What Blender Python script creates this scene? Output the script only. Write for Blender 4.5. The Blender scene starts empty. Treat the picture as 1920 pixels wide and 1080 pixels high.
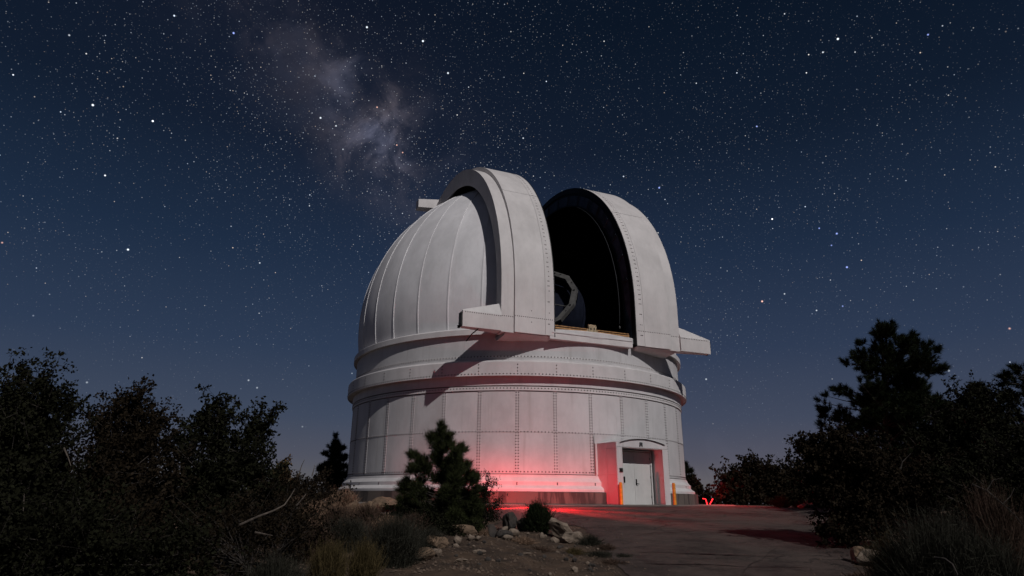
import bpy, bmesh, math, random
import numpy as np
from mathutils import Vector, Matrix, noise

# ------------------------------------------------------------------ camera, world, moon, exposure
SC = bpy.context.scene
COL = SC.collection
PI = math.pi
CAM_Z, F_PX, PITCH, ROLL = 0.28, 1187.8, 0.3207, 0.0089
cp, sp, cr, sr = math.cos(PITCH), math.sin(PITCH), math.cos(ROLL), math.sin(ROLL)
cam_d = bpy.data.cameras.new('camera')
cam_d.sensor_width = 36
cam_d.lens = F_PX / 1920 * 36
cam_d.clip_start, cam_d.clip_end = 0.1, 9000
cam = bpy.data.objects.new('camera', cam_d)
COL.objects.link(cam)
fw, up0, rt0 = Vector((0, cp, sp)), Vector((0, -sp, cp)), Vector((1, 0, 0))
rt, up = rt0 * cr + up0 * sr, up0 * cr - rt0 * sr
cam.matrix_world = Matrix(((rt.x, up.x, -fw.x, 0), (rt.y, up.y, -fw.y, 0), (rt.z, up.z, -fw.z, CAM_Z), (0, 0, 0, 1)))
SC.camera = cam


def ray(px, py):
    X, Y = px - 960, 540 - py
    X, Y = X * cr - Y * sr, X * sr + Y * cr
    return Vector((X, F_PX * cp - Y * sp, F_PX * sp + Y * cp)).normalized()


def at(px, py, dep):
    d = ray(px, py)
    return Vector((0, 0, CAM_Z)) + d * (dep / d.y)


MOON_AZ, MOON_EL = math.radians(31), math.radians(41.5)     # azimuth right of the way back to the camera
SUN_E, EXPO = 2.05, 0.0
moon = bpy.data.lights.new('moon', 'SUN')
moon.energy, moon.angle, moon.color = SUN_E, math.radians(0.5), (1.0, 0.965, 0.96)
mo = bpy.data.objects.new('moon', moon)
mo.rotation_euler = Vector((math.sin(MOON_AZ) * math.cos(MOON_EL), -math.cos(MOON_AZ) * math.cos(MOON_EL), math.sin(MOON_EL))).to_track_quat('Z', 'Y').to_euler()
COL.objects.link(mo)

SC.view_settings.view_transform = 'Standard'
SC.view_settings.look = 'None'
SC.view_settings.exposure = EXPO
SC.view_settings.gamma = 1
SC.view_settings.use_curve_mapping = False


class NT:
    def __init__(s, tree):
        s.t = tree
        s.n = tree.nodes
        s.l = tree.links

    def put(s, sock, v):
        if isinstance(v, bpy.types.NodeSocket):
            s.l.new(v, sock)
        elif v is not None:
            if isinstance(v, (int, float)) and hasattr(sock.default_value, '__len__'):
                sock.default_value = [v] * len(sock.default_value)
            else:
                if not isinstance(v, (int, float)) and len(v) == 3 and len(sock.default_value) == 4:
                    v = (*v, 1)
                sock.default_value = v

    def m(s, op, a, b=None, c=None, clamp=False):
        n = s.n.new('ShaderNodeMath')
        n.operation = op
        n.use_clamp = clamp
        for i, v in enumerate((a, b, c)):
            if v is not None:
                s.put(n.inputs[i], v)
        return n.outputs[0]

    def v(s, op, a, b=None, c=None):
        n = s.n.new('ShaderNodeVectorMath')
        n.operation = op
        for i, q in enumerate((a, b, c)):
            if q is not None:
                if op == 'SCALE' and i == 1:
                    s.put(n.inputs['Scale'], q)
                else:
                    s.put(n.inputs[i], q)
        return n.outputs['Value'] if op in ('DOT_PRODUCT', 'DISTANCE', 'LENGTH') else n.outputs[0]

    def noise(s, vec, scale, detail=4, rough=0.55, dist=0.0, col=False):
        n = s.n.new('ShaderNodeTexNoise')
        s.put(n.inputs['Vector'], vec)
        n.inputs['Scale'].default_value = scale
        n.inputs['Detail'].default_value = detail
        n.inputs['Roughness'].default_value = rough
        n.inputs['Distortion'].default_value = dist
        return n.outputs['Color' if col else 'Fac']

    def ramp(s, fac, pts, interp='LINEAR'):
        n = s.n.new('ShaderNodeValToRGB')
        s.put(n.inputs[0], fac)
        e = n.color_ramp.elements
        n.color_ramp.interpolation = interp
        while len(e) < len(pts):
            e.new(0.5)
        for i, (p, c) in enumerate(pts):
            e[i].position = p
            e[i].color = (c, c, c, 1) if isinstance(c, (int, float)) else (*c, 1)
        return n.outputs[0]

    def mix(s, fac, a, b, blend='MIX'):
        n = s.n.new('ShaderNodeMix')
        n.data_type = 'RGBA'
        n.blend_type = blend
        s.put(n.inputs[0], fac)
        s.put(n.inputs[6], a)
        s.put(n.inputs[7], b)
        return n.outputs[2]

    def sstep(s, x, lo, hi):
        n = s.n.new('ShaderNodeMapRange')
        n.interpolation_type = 'SMOOTHSTEP'
        s.put(n.inputs[0], x)
        n.inputs[1].default_value = lo
        n.inputs[2].default_value = hi
        return n.outputs[0]


def build_world():
    w = bpy.data.worlds.new('World')
    SC.world = w
    w.use_nodes = True
    T = NT(w.node_tree)
    T.n.clear()
    out = T.n.new('ShaderNodeOutputWorld')
    bg = T.n.new('ShaderNodeBackground')
    T.l.new(bg.outputs[0], out.inputs[0])
    tc = T.n.new('ShaderNodeTexCoord')
    D = T.v('NORMALIZE', tc.outputs['Generated'])
    sep = T.n.new('ShaderNodeSeparateXYZ')
    T.l.new(D, sep.inputs[0])
    z = sep.outputs[2]
    base = T.ramp(T.m('MULTIPLY_ADD', z, 0.8, 0.2, clamp=True), [
        (0.0, (0.010, 0.010, 0.012)), (0.195, (0.060, 0.060, 0.068)), (0.215, (0.110, 0.108, 0.116)), (0.245, (0.078, 0.084, 0.115)), (0.29, (0.050, 0.067, 0.109)),
        (0.37, (0.0265, 0.0445, 0.087)), (0.48, (0.0125, 0.0260, 0.057)), (0.60, (0.0055, 0.0120, 0.0275)), (0.72, (0.0032, 0.0076, 0.0180)), (1.0, (0.0022, 0.0050, 0.012))])
    # the low right of the sky is a little more purple (skyglow)
    sg = T.sstep(T.v('DOT_PRODUCT', D, tuple(ray(1420, 800))), 0.80, 1.0)
    base = T.mix(T.m('MULTIPLY', sg, 0.16), base, T.mix(1.0, base, (1.30, 0.98, 0.98, 1), 'MULTIPLY'))
    # milky way: a great circle band through two directions, broken by dust
    a, b = ray(470, -40), ray(800, 345)
    nrm = tuple(a.cross(b).normalized())
    wv = T.noise(D, 3.2, 3, 0.5, 0.0)
    acr = T.m('ADD', T.v('DOT_PRODUCT', D, nrm), T.m('MULTIPLY', T.m('SUBTRACT', wv, 0.5), 0.12))
    band = T.m('POWER', 2.718, T.m('MULTIPLY', T.m('POWER', T.m('ABSOLUTE', T.m('DIVIDE', acr, 0.075)), 2.0), -1.0))
    dust = T.noise(D, 8.5, 7, 0.62, 0.5)
    dust = T.sstep(dust, 0.44, 0.62)
    fine = T.noise(D, 60.0, 4, 0.7)
    halo = T.m('POWER', 2.718, T.m('MULTIPLY', T.m('POWER', T.m('ABSOLUTE', T.m('DIVIDE', acr, 0.2)), 2.0), -1.0))
    mw = T.m('MULTIPLY', band, T.m('MULTIPLY_ADD', dust, 0.90, 0.06))

    def blob(px, py, wpx, amp):
        d = T.v('DISTANCE', D, tuple(ray(px, py)))
        g = T.m('POWER', 2.718, T.m('MULTIPLY', T.m('POWER', T.m('DIVIDE', d, wpx / 1188.0), 2.0), -1.0))
        return T.m('MULTIPLY', g, amp)
    core = T.m('ADD', blob(705, 248, 68, 1.35), blob(640, 132, 42, 0.70))
    core = T.m('ADD', core, blob(735, 300, 60, 0.5))
    core = T.m('ADD', core, blob(735, 165, 30, 0.5))
    core = T.m('ADD', core, blob(490, 10, 60, 0.20))
    d2 = T.sstep(T.noise(D, 17.0, 7, 0.64, 0.6), 0.38, 0.62)
    core = T.m('MULTIPLY', core, T.m('MULTIPLY_ADD', d2, 0.85, 0.15))
    lane = T.m('ADD', blob(690, 170, 30, 0.85), blob(815, 270, 52, 1.0))
    lane = T.m('ADD', lane, blob(745, 120, 40, 0.5))
    glow = T.m('MULTIPLY', T.m('ADD', T.m('MULTIPLY', mw, 0.30), T.m('MULTIPLY', core, 0.84)), T.m('SUBTRACT', 1.0, lane, clamp=True))
    glow = T.m('MULTIPLY', glow, T.m('MULTIPLY_ADD', fine, 0.7, 0.65))
    tint = T.mix(T.sstep(T.noise(D, 12.0, 3), 0.35, 0.65), (0.066, 0.067, 0.094, 1), (0.084, 0.070, 0.076, 1))
    mwc = T.v('SCALE', tint, glow)
    base = T.v('ADD', base, mwc)
    base = T.v('ADD', base, T.v('SCALE', (0.0022, 0.0012, 0.0022), halo))
    # stars: slices of 3-D cells, so sizes and brightness vary by themselves
    above = T.sstep(z, 0.0, 0.42)
    stars = None
    dens = T.m('MULTIPLY', T.m('MULTIPLY_ADD', halo, 1.0, 0.60), T.m('MULTIPLY_ADD', T.sstep(T.noise(D, 9.0, 4, 0.6), 0.35, 0.65), 1.1, 0.35))
    for sc_, r_, amp, tw in ((300.0, 0.00078, 0.26, 1), (140.0, 0.00088, 0.40, 0), (60.0, 0.00108, 1.15, 0), (21.0, 0.00145, 3.2, 0)):
        vo = T.n.new('ShaderNodeTexVoronoi')
        vo.feature = 'F1'
        T.put(vo.inputs['Vector'], D)
        vo.inputs['Scale'].default_value = sc_
        dd = T.m('DIVIDE', vo.outputs['Distance'], sc_ * r_)
        k = T.m('SUBTRACT', 1.0, dd, clamp=True)
        cs = T.n.new('ShaderNodeSeparateColor')
        T.l.new(vo.outputs['Color'], cs.inputs[0])
        br = T.m('MULTIPLY_ADD', T.m('POWER', cs.outputs[0], 4.0), 2.4, 0.18)
        k = T.m('MULTIPLY', T.m('MULTIPLY', T.m('POWER', k, 1.2), br), amp)
        if tw:
            k = T.m('MULTIPLY', k, dens)
        tcn = T.ramp(cs.outputs[1], [(0.0, (0.70, 0.82, 1.0)), (0.55, (0.86, 0.92, 1.0)), (0.85, (1.0, 0.95, 0.88)), (1.0, (1.0, 0.78, 0.6))])
        s1 = T.v('SCALE', tcn, k)
        stars = s1 if stars is None else T.v('ADD', stars, s1)
    W_, B_, O_ = (0.85, 0.93, 1.0), (0.35, 0.45, 1.0), (1.0, 0.55, 0.42)
    named = [(4, 455, O_, 1.6), (174, 197, W_, 3), (240, 468, W_, 3), (487, 493, W_, 1.6), (438, 62, B_, 2.2), (688, 51, W_, 2.6),
             (793, 77, W_, 3), (840, 137, W_, 2.2), (981, 259, W_, 1.6), (1236, 352, B_, 2.0), (1419, 237, B_, 1.8), (1571, 73, W_, 3), (1740, 65, B_, 1.8),
             (1588, 501, B_, 2.6), (1569, 438, B_, 2.0), (1536, 428, B_, 1.6), (1559, 460, B_, 1.4), (1429, 565, O_, 3.4), (1471, 551, W_, 1.6), (1580, 574, B_, 1.8),
             (1893, 616, O_, 2.2), (1531, 582, W_, 1.8), (1324, 711, W_, 2.4), (163, 717, W_, 2.2), (466, 713, W_, 2.2), (482, 727, W_, 2.2), (567, 800, W_, 2.2), (1779, 695, W_, 2.2),
             (601, 221, W_, 2.0), (630, 236, W_, 1.8), (707, 201, O_, 1.8), (744, 272, O_, 1.8), (755, 286, O_, 1.6), (660, 700, W_, 1.4), (20, 705, W_, 1.4), (1543, 98, W_, 1.8), (1312, 645, W_, 1.5)]
    for px, py, c, am in named:
        d = T.v('DISTANCE', D, tuple(ray(px, py)))
        k = T.m('SUBTRACT', 1.0, T.m('DIVIDE', d, 0.0019 if am > 1.9 else 0.0015), clamp=True)
        stars = T.v('ADD', stars, T.v('SCALE', c, T.m('MULTIPLY', T.m('POWER', k, 1.6), am)))
    stars = T.v('SCALE', stars, above)
    fin = T.v('ADD', base, stars)
    T.l.new(fin, bg.inputs[0])
    bg.inputs[1].default_value = 1.0
    w.cycles.sampling_method = 'MANUAL'
    w.cycles.sample_map_resolution = 256


build_world()
SC.cycles.use_denoising = True
SC.cycles.max_bounces = 6
SC.cycles.diffuse_bounces = 3
SC.cycles.sample_clamp_indirect = 3.0

# ------------------------------------------------------------------ helpers


def mat(name, color, rough=0.6, var=0.15, scale=2.0, bump=0.0, bscale=30.0, metal=0.0, spec=0.3, stretch=(1, 1, 1), per=0.0, color2=None, coords='Object'):
    m = bpy.data.materials.new(name)
    m.use_nodes = True
    T = NT(m.node_tree)
    b = T.n['Principled BSDF']
    tc = T.n.new('ShaderNodeTexCoord')
    vec = T.v('MULTIPLY', tc.outputs[coords], stretch)
    f = T.noise(vec, scale, 5, 0.6)
    c2 = color2 or tuple(x * (1 - 2 * var) for x in color)
    c1 = color if color2 else tuple(min(1, x * (1 + var)) for x in color)
    c = T.mix(T.sstep(f, 0.3, 0.7), c1, c2)
    if per:
        oi = T.n.new('ShaderNodeObjectInfo')
        k = T.m('MULTIPLY_ADD', oi.outputs['Random'], per, 1 - per / 2)
        c = T.v('SCALE', c, k)
    T.put(b.inputs['Base Color'], c)
    b.inputs['Roughness'].default_value = rough
    b.inputs['Metallic'].default_value = metal
    b.inputs['Specular IOR Level'].default_value = spec
    if bump:
        bn = T.n.new('ShaderNodeBump')
        bn.inputs['Strength'].default_value = bump
        bn.inputs['Distance'].default_value = 0.02
        T.l.new(T.noise(tc.outputs[coords], bscale, 5, 0.65), bn.inputs['Height'])
        T.l.new(bn.outputs[0], b.inputs['Normal'])
    return m


def paint_mat(name, base=(0.60, 0.585, 0.585), per=0.12, dirt=0.5):
    """off-white industrial paint: chalky mottling, run-down streaks, faint panel to panel differences"""
    m = bpy.data.materials.new(name)
    m.use_nodes = True
    T = NT(m.node_tree)
    b = T.n['Principled BSDF']
    tc = T.n.new('ShaderNodeTexCoord')
    P = tc.outputs['Object']
    oi = T.n.new('ShaderNodeObjectInfo')
    off = T.v('SCALE', (13.1, 7.7, 3.3), oi.outputs['Random'])
    P2 = T.v('ADD', P, T.v('SCALE', off, 0.15))
    mott = T.noise(T.v('MULTIPLY', P2, (1.0, 1.0, 0.6)), 0.8, 7, 0.66)
    streak = T.noise(T.v('MULTIPLY', P2, (3.2, 3.2, 0.16)), 1.0, 6, 0.65)
    speck = T.noise(P, 9.0, 4, 0.7)
    c = T.mix(T.sstep(mott, 0.30, 0.72), base, tuple(x * 0.80 for x in base))
    c = T.mix(T.m('MULTIPLY', T.sstep(streak, 0.52, 0.78), dirt), c, tuple(x * q for x, q in zip(base, (0.70, 0.68, 0.66))))
    c = T.mix(T.m('MULTIPLY', T.sstep(speck, 0.60, 0.80), 0.22), c, tuple(x * 0.8 for x in base))
    c = T.v('SCALE', c, T.m('MULTIPLY_ADD', oi.outputs['Random'], per, 1 - per / 2))
    T.put(b.inputs['Base Color'], c)
    T.put(b.inputs['Roughness'], T.m('MULTIPLY_ADD', mott, 0.25, 0.45))
    b.inputs['Specular IOR Level'].default_value = 0.25
    bn = T.n.new('ShaderNodeBump')
    bn.inputs['Strength'].default_value = 0.25
    bn.inputs['Distance'].default_value = 0.03
    T.l.new(T.noise(P2, 1.6, 3, 0.5), bn.inputs['Height'])
    T.l.new(bn.outputs[0], b.inputs['Normal'])
    return m


def concrete_mat():
    m = bpy.data.materials.new('stained_concrete')
    m.use_nodes = True
    T = NT(m.node_tree)
    b = T.n['Principled BSDF']
    tc = T.n.new('ShaderNodeTexCoord')
    P = tc.outputs['Object']
    st = T.noise(T.v('MULTIPLY', P, (2.2, 2.2, 0.35)), 1.0, 5, 0.6)
    gr = T.noise(P, 14.0, 6, 0.7)
    c = T.mix(T.sstep(st, 0.46, 0.58), (0.125, 0.098, 0.085), (0.038, 0.030, 0.028))
    c = T.mix(T.m('MULTIPLY', gr, 0.4), c, (0.085, 0.07, 0.062))
    T.put(b.inputs['Base Color'], c)
    b.inputs['Roughness'].default_value = 0.9
    bn = T.n.new('ShaderNodeBump')
    bn.inputs['Strength'].default_value = 0.5
    bn.inputs['Distance'].default_value = 0.02
    T.l.new(gr, bn.inputs['Height'])
    T.l.new(bn.outputs[0], b.inputs['Normal'])
    return m


def asphalt_mat(name='worn_asphalt', k=1.0):
    m = bpy.data.materials.new(name)
    m.use_nodes = True
    T = NT(m.node_tree)
    b = T.n['Principled BSDF']
    tc = T.n.new('ShaderNodeTexCoord')
    P = tc.outputs['Object']
    big = T.m('ADD', T.m('MULTIPLY', T.noise(P, 0.45, 6, 0.6, 0.4), 0.6), T.m('MULTIPLY', T.noise(P, 1.9, 7, 0.7, 0.8), 0.4))
    grain = T.noise(P, 38.0, 4, 0.8)
    c = T.mix(T.sstep(big, 0.42, 0.60), (0.074 * k, 0.054 * k, 0.047 * k), (0.030 * k, 0.022 * k, 0.020 * k))
    c = T.mix(T.sstep(grain, 0.48, 0.72), c, (0.10 * k, 0.078 * k, 0.068 * k))
    vo = T.n.new('ShaderNodeTexVoronoi')
    vo.feature = 'DISTANCE_TO_EDGE'
    T.put(vo.inputs['Vector'], T.v('ADD', T.v('MULTIPLY', P, (0.55, 0.85, 1)), T.v('SCALE', T.noise(P, 1.3, 4, 0.6, 0, True), 1.1)))
    vo.inputs['Scale'].default_value = 0.6
    crack = T.m('SUBTRACT', 1.0, T.sstep(vo.outputs['Distance'], 0.0, 0.035))
    crack = T.m('MULTIPLY', crack, T.sstep(T.noise(P, 0.5, 3), 0.42, 0.6))
    c = T.mix(T.m('MULTIPLY', crack, 0.85), c, (0.014, 0.011, 0.010))
    T.put(b.inputs['Base Color'], c)
    b.inputs['Roughness'].default_value = 0.92
    b.inputs['Specular IOR Level'].default_value = 0.2
    bn = T.n.new('ShaderNodeBump')
    bn.inputs['Strength'].default_value = 0.8
    bn.inputs['Distance'].default_value = 0.03
    h = T.m('ADD', T.m('MULTIPLY', grain, 0.6), T.m('MULTIPLY', T.noise(P, 2.2, 6, 0.65), 2.6))
    T.l.new(T.m('SUBTRACT', h, T.m('MULTIPLY', crack, 0.9)), bn.inputs['Height'])
    T.l.new(bn.outputs[0], b.inputs['Normal'])
    return m


def leaf_mat(name, color, rough=0.6, trans=0.0, var=0.5):
    m = bpy.data.materials.new(name)
    m.use_nodes = True
    T = NT(m.node_tree)
    b = T.n['Principled BSDF']
    g = T.n.new('ShaderNodeNewGeometry')
    k = T.m('MULTIPLY_ADD', g.outputs['Random Per Island'], 2 * var, 1 - var)
    tc = T.n.new('ShaderNodeTexCoord')
    k = T.m('MULTIPLY', k, T.m('MULTIPLY_ADD', T.noise(tc.outputs['Object'], 1.4, 3), 1.4, 0.3))
    T.put(b.inputs['Base Color'], T.v('SCALE', color, k))
    b.inputs['Roughness'].default_value = 0.8
    b.inputs['Specular IOR Level'].default_value = 0.06
    return m


def emit_mat(name, color, s):
    m = bpy.data.materials.new(name)
    m.use_nodes = True
    n = m.node_tree.nodes
    b = n['Principled BSDF']
    b.inputs['Base Color'].default_value = (*color, 1)
    b.inputs['Emission Color'].default_value = (*color, 1)
    b.inputs['Emission Strength'].default_value = s
    return m


M = dict(
    wall=paint_mat('painted_steel_wall', (0.57, 0.553, 0.555), 0.14, 0.85),
    dome=paint_mat('painted_dome_skin', (0.76, 0.745, 0.755), 0.08, 0.4),
    shut=paint_mat('painted_shutter_skin', (0.64, 0.61, 0.60), 0.05, 0.4),
    trim=paint_mat('painted_trim', (0.63, 0.605, 0.60), 0.05, 0.35),
    door=paint_mat('painted_door', (0.60, 0.60, 0.585), 0.04, 0.2),
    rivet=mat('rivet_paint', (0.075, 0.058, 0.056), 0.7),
    seam=mat('dark_seam_and_shade', (0.06, 0.05, 0.05), 0.8),  # also colours the painted shade strips under the wall ledges
    conc=concrete_mat(),
    apron=mat('pale_apron_concrete', (0.15, 0.135, 0.12), 0.9, 0.2, 1.5, 0.4, 25),
    black=mat('black_rubber', (0.010, 0.010, 0.012), 0.6),
    coam=mat('dark_coaming_steel', (0.075, 0.09, 0.12), 0.6, 0.3, 1.5),
    railm=mat('blackened_rail', (0.022, 0.024, 0.028), 0.6),
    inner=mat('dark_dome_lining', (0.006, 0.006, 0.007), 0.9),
    steel=mat('grey_telescope_steel', (0.11, 0.108, 0.105), 0.5, 0.15, 3),
    tube=mat('dark_blue_telescope_tube', (0.012, 0.015, 0.028), 0.5),
    wood=mat('varnished_wood_rail', (0.45, 0.24, 0.10), 0.5, 0.25, 8, stretch=(1, 1, 1)),
    tan=mat('tan_bracket', (0.42, 0.32, 0.20), 0.6, 0.3, 12),
    yellow=mat('yellow_bollard_paint', (0.62, 0.27, 0.03), 0.55, 0.15, 6),
    dark=mat('dark_plastic', (0.012, 0.012, 0.012), 0.5),
    dirt=mat('dry_mountain_soil', (0.084, 0.054, 0.035), 0.95, 0.3, 1.6, 1.0, 9.0, color2=(0.030, 0.020, 0.0145)),
    asph=asphalt_mat(),
    crack=mat('crack_filler', (0.010, 0.008, 0.008), 0.9),
    rock=mat('pale_granite', (0.25, 0.195, 0.15), 0.9, 0.3, 5, 0.6, 14, color2=(0.10, 0.075, 0.056)),
    rock2=mat('tan_granite', (0.20, 0.135, 0.088), 0.9, 0.3, 4, 0.6, 12, color2=(0.10, 0.068, 0.045)),
    rock3=mat('grey_granite', (0.058, 0.047, 0.040), 0.9, 0.3, 4, 0.6, 12, color2=(0.03, 0.028, 0.026)),
    bark=mat('grey_bark', (0.050, 0.042, 0.036), 0.95, 0.4, 9, 0.8, 30),
    deadw=mat('bleached_dead_wood', (0.105, 0.085, 0.07), 0.9, 0.3, 8, 0.4, 30),
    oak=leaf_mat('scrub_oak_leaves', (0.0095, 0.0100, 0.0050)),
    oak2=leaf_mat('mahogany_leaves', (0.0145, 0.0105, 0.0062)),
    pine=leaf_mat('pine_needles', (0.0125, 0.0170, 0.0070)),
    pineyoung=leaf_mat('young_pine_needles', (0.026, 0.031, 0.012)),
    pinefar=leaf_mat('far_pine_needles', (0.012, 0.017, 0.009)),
    sage=leaf_mat('sagebrush_leaves', (0.030, 0.029, 0.022)),
    dry=leaf_mat('dry_brush', (0.19, 0.125, 0.085)),
    grass=leaf_mat('dry_grass', (0.066, 0.050, 0.023)),
    deadb=leaf_mat('dead_grey_twigs', (0.070, 0.046, 0.034)),
)


def tagit(o, label=None, cat=None, group=None, kind=None):
    if label:
        o['label'] = label
    if cat:
        o['category'] = cat
    if group:
        o['group'] = group
    if kind:
        o['kind'] = kind
    return o


def empty(name, loc=(0, 0, 0), rz=0.0, **k):
    o = bpy.data.objects.new(name, None)
    COL.objects.link(o)
    o.location = loc
    o.rotation_euler = (0, 0, rz)
    return tagit(o, **k)


def link(name, me, m=None, parent=None, smooth=False, **k):
    if m is not None and not me.materials:
        me.materials.append(m)
    o = bpy.data.objects.new(name, me)
    COL.objects.link(o)
    if parent:
        o.parent = parent
    if smooth:
        me.polygons.foreach_set('use_smooth', [True] * len(me.polygons))
    return tagit(o, **k)


def mesh(name, vs, fs):
    me = bpy.data.meshes.new(name)
    me.from_pydata([tuple(v) for v in vs], [], fs)
    me.update()
    return me


def np_mesh(name, verts, nper):
    """verts (N*nper,3) -> N separate polygons of nper corners"""
    verts = np.asarray(verts, dtype=np.float32).reshape(-1, 3)
    n = len(verts) // nper
    me = bpy.data.meshes.new(name)
    me.vertices.add(len(verts))
    me.vertices.foreach_set('co', verts.ravel())
    me.loops.add(n * nper)
    me.loops.foreach_set('vertex_index', np.arange(n * nper, dtype=np.int32))
    me.polygons.add(n)
    me.polygons.foreach_set('loop_start', np.arange(0, n * nper, nper, dtype=np.int32))
    me.update(calc_edges=True)
    me.validate()
    return me


class MB:
    def __init__(s):
        s.v, s.f = [], []

    def add(s, vs, fs):
        o = len(s.v)
        s.v += [tuple(v) for v in vs]
        s.f += [tuple(i + o for i in f) for f in fs]
        return s

    def hexa(s, c):
        """8 corners: 0-3 one face, 4-7 the opposite, same order"""
        return s.add(c, [(3, 2, 1, 0), (4, 5, 6, 7), (0, 1, 5, 4), (1, 2, 6, 5), (2, 3, 7, 6), (3, 0, 4, 7)])

    def box(s, fr, s0, s1, t0, t1, z0, z1):
        return s.hexa([fr(s0, t0, z0), fr(s1, t0, z0), fr(s1, t1, z0), fr(s0, t1, z0), fr(s0, t0, z1), fr(s1, t0, z1), fr(s1, t1, z1), fr(s0, t1, z1)])

    def tube(s, pts, rad, n=6, cap=True):
        pts = [Vector(p) for p in pts]
        if not isinstance(rad, (list, tuple)):
            rad = [rad] * len(pts)
        vs, fs = [], []
        prev = None
        for i, p in enumerate(pts):
            d = (pts[min(i + 1, len(pts) - 1)] - pts[max(i - 1, 0)])
            d = d.normalized() if d.length > 1e-9 else Vector((0, 0, 1))
            if prev is None:
                u = d.orthogonal().normalized()
            else:
                u = prev - d * prev.dot(d)
                u = u.normalized() if u.length > 1e-6 else d.orthogonal().normalized()
            prev = u
            w = d.cross(u)
            for k in range(n):
                a = 2 * PI * k / n
                vs.append(p + (u * math.cos(a) + w * math.sin(a)) * rad[i])
            if i:
                b = (i - 1) * n
                for k in range(n):
                    k2 = (k + 1) % n
                    fs.append((b + k, b + k2, b + n + k2, b + n + k))
        if cap:
            fs.append(tuple(range(n - 1, -1, -1)))
            fs.append(tuple(range((len(pts) - 1) * n, len(pts) * n)))
        return s.add(vs, fs)

    def lathe(s, prof, n=160, a0=0.0, a1=2 * PI):
        full = abs(a1 - a0 - 2 * PI) < 1e-6
        m_ = n if full else n + 1
        vs, fs = [], []
        for i in range(m_):
            a = a0 + (a1 - a0) * i / n
            for r, z in prof:
                vs.append((r * math.sin(a), -r * math.cos(a), z))
        k = len(prof)
        for i in range(n):
            j = (i + 1) % m_
            for q in range(k - 1):
                fs.append((i * k + q, j * k + q, j * k + q + 1, i * k + q + 1))
        return s.add(vs, fs)

    def obj(s, name, m, parent=None, smooth=False, **k):
        return link(name, mesh(name, s.v, s.f), m, parent, smooth, **k)


def autosmooth(o, ang=35):
    me = o.data
    me.polygons.foreach_set('use_smooth', [True] * len(me.polygons))
    me.set_sharp_from_angle(angle=math.radians(ang))


def sm(a, b, x):
    t = min(1, max(0, (x - a) / (b - a)))
    return t * t * (3 - 2 * t)


# ------------------------------------------------------------------ terrain and road
DX, DY = 0.355, 40.33


def road_l(y):
    return 2.25 if y < 19.5 else 2.25 - 16 * sm(19.5, 26.5, y) ** 1.5


def road_r(y):
    return 5.2 + 3.6 * sm(9, 19, y) + 4.9 * sm(17, 27, y) + 4 * sm(27, 34, y)


def H0(y):
    if y >= 28:
        return 0.0
    if y <= 10:
        return -1.36
    t = (28 - y)
    return -0.083 * max(0, t - 1.4 + 1.4 * math.exp(-t / 1.4)) if t > 0 else 0.0


def H(x, y):
    h = H0(y)
    out = max(road_l(y) - x, x - road_r(y) if y < 36 else 0)
    k = sm(0.1, 1.6, out)
    h += k * (0.10 * noise.noise(Vector((x * 0.7, y * 0.7, 0))) + 0.05 * noise.noise(Vector((x * 2.3, y * 2.3, 5))))
    left = sm(0.3, 3.2, road_l(y) - x) * (1 - sm(15, 20.5, y))
    h += left * 0.32
    right = sm(0.5, 4.0, x - road_r(y)) * (1 - sm(24, 30, y))
    h += right * 0.30
    d = math.hypot(x - 2, y - 34)
    h -= 0.16 * max(0, d - 34) * sm(34, 50, d) if d < 200 else 0.16 * 166
    return h


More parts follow.
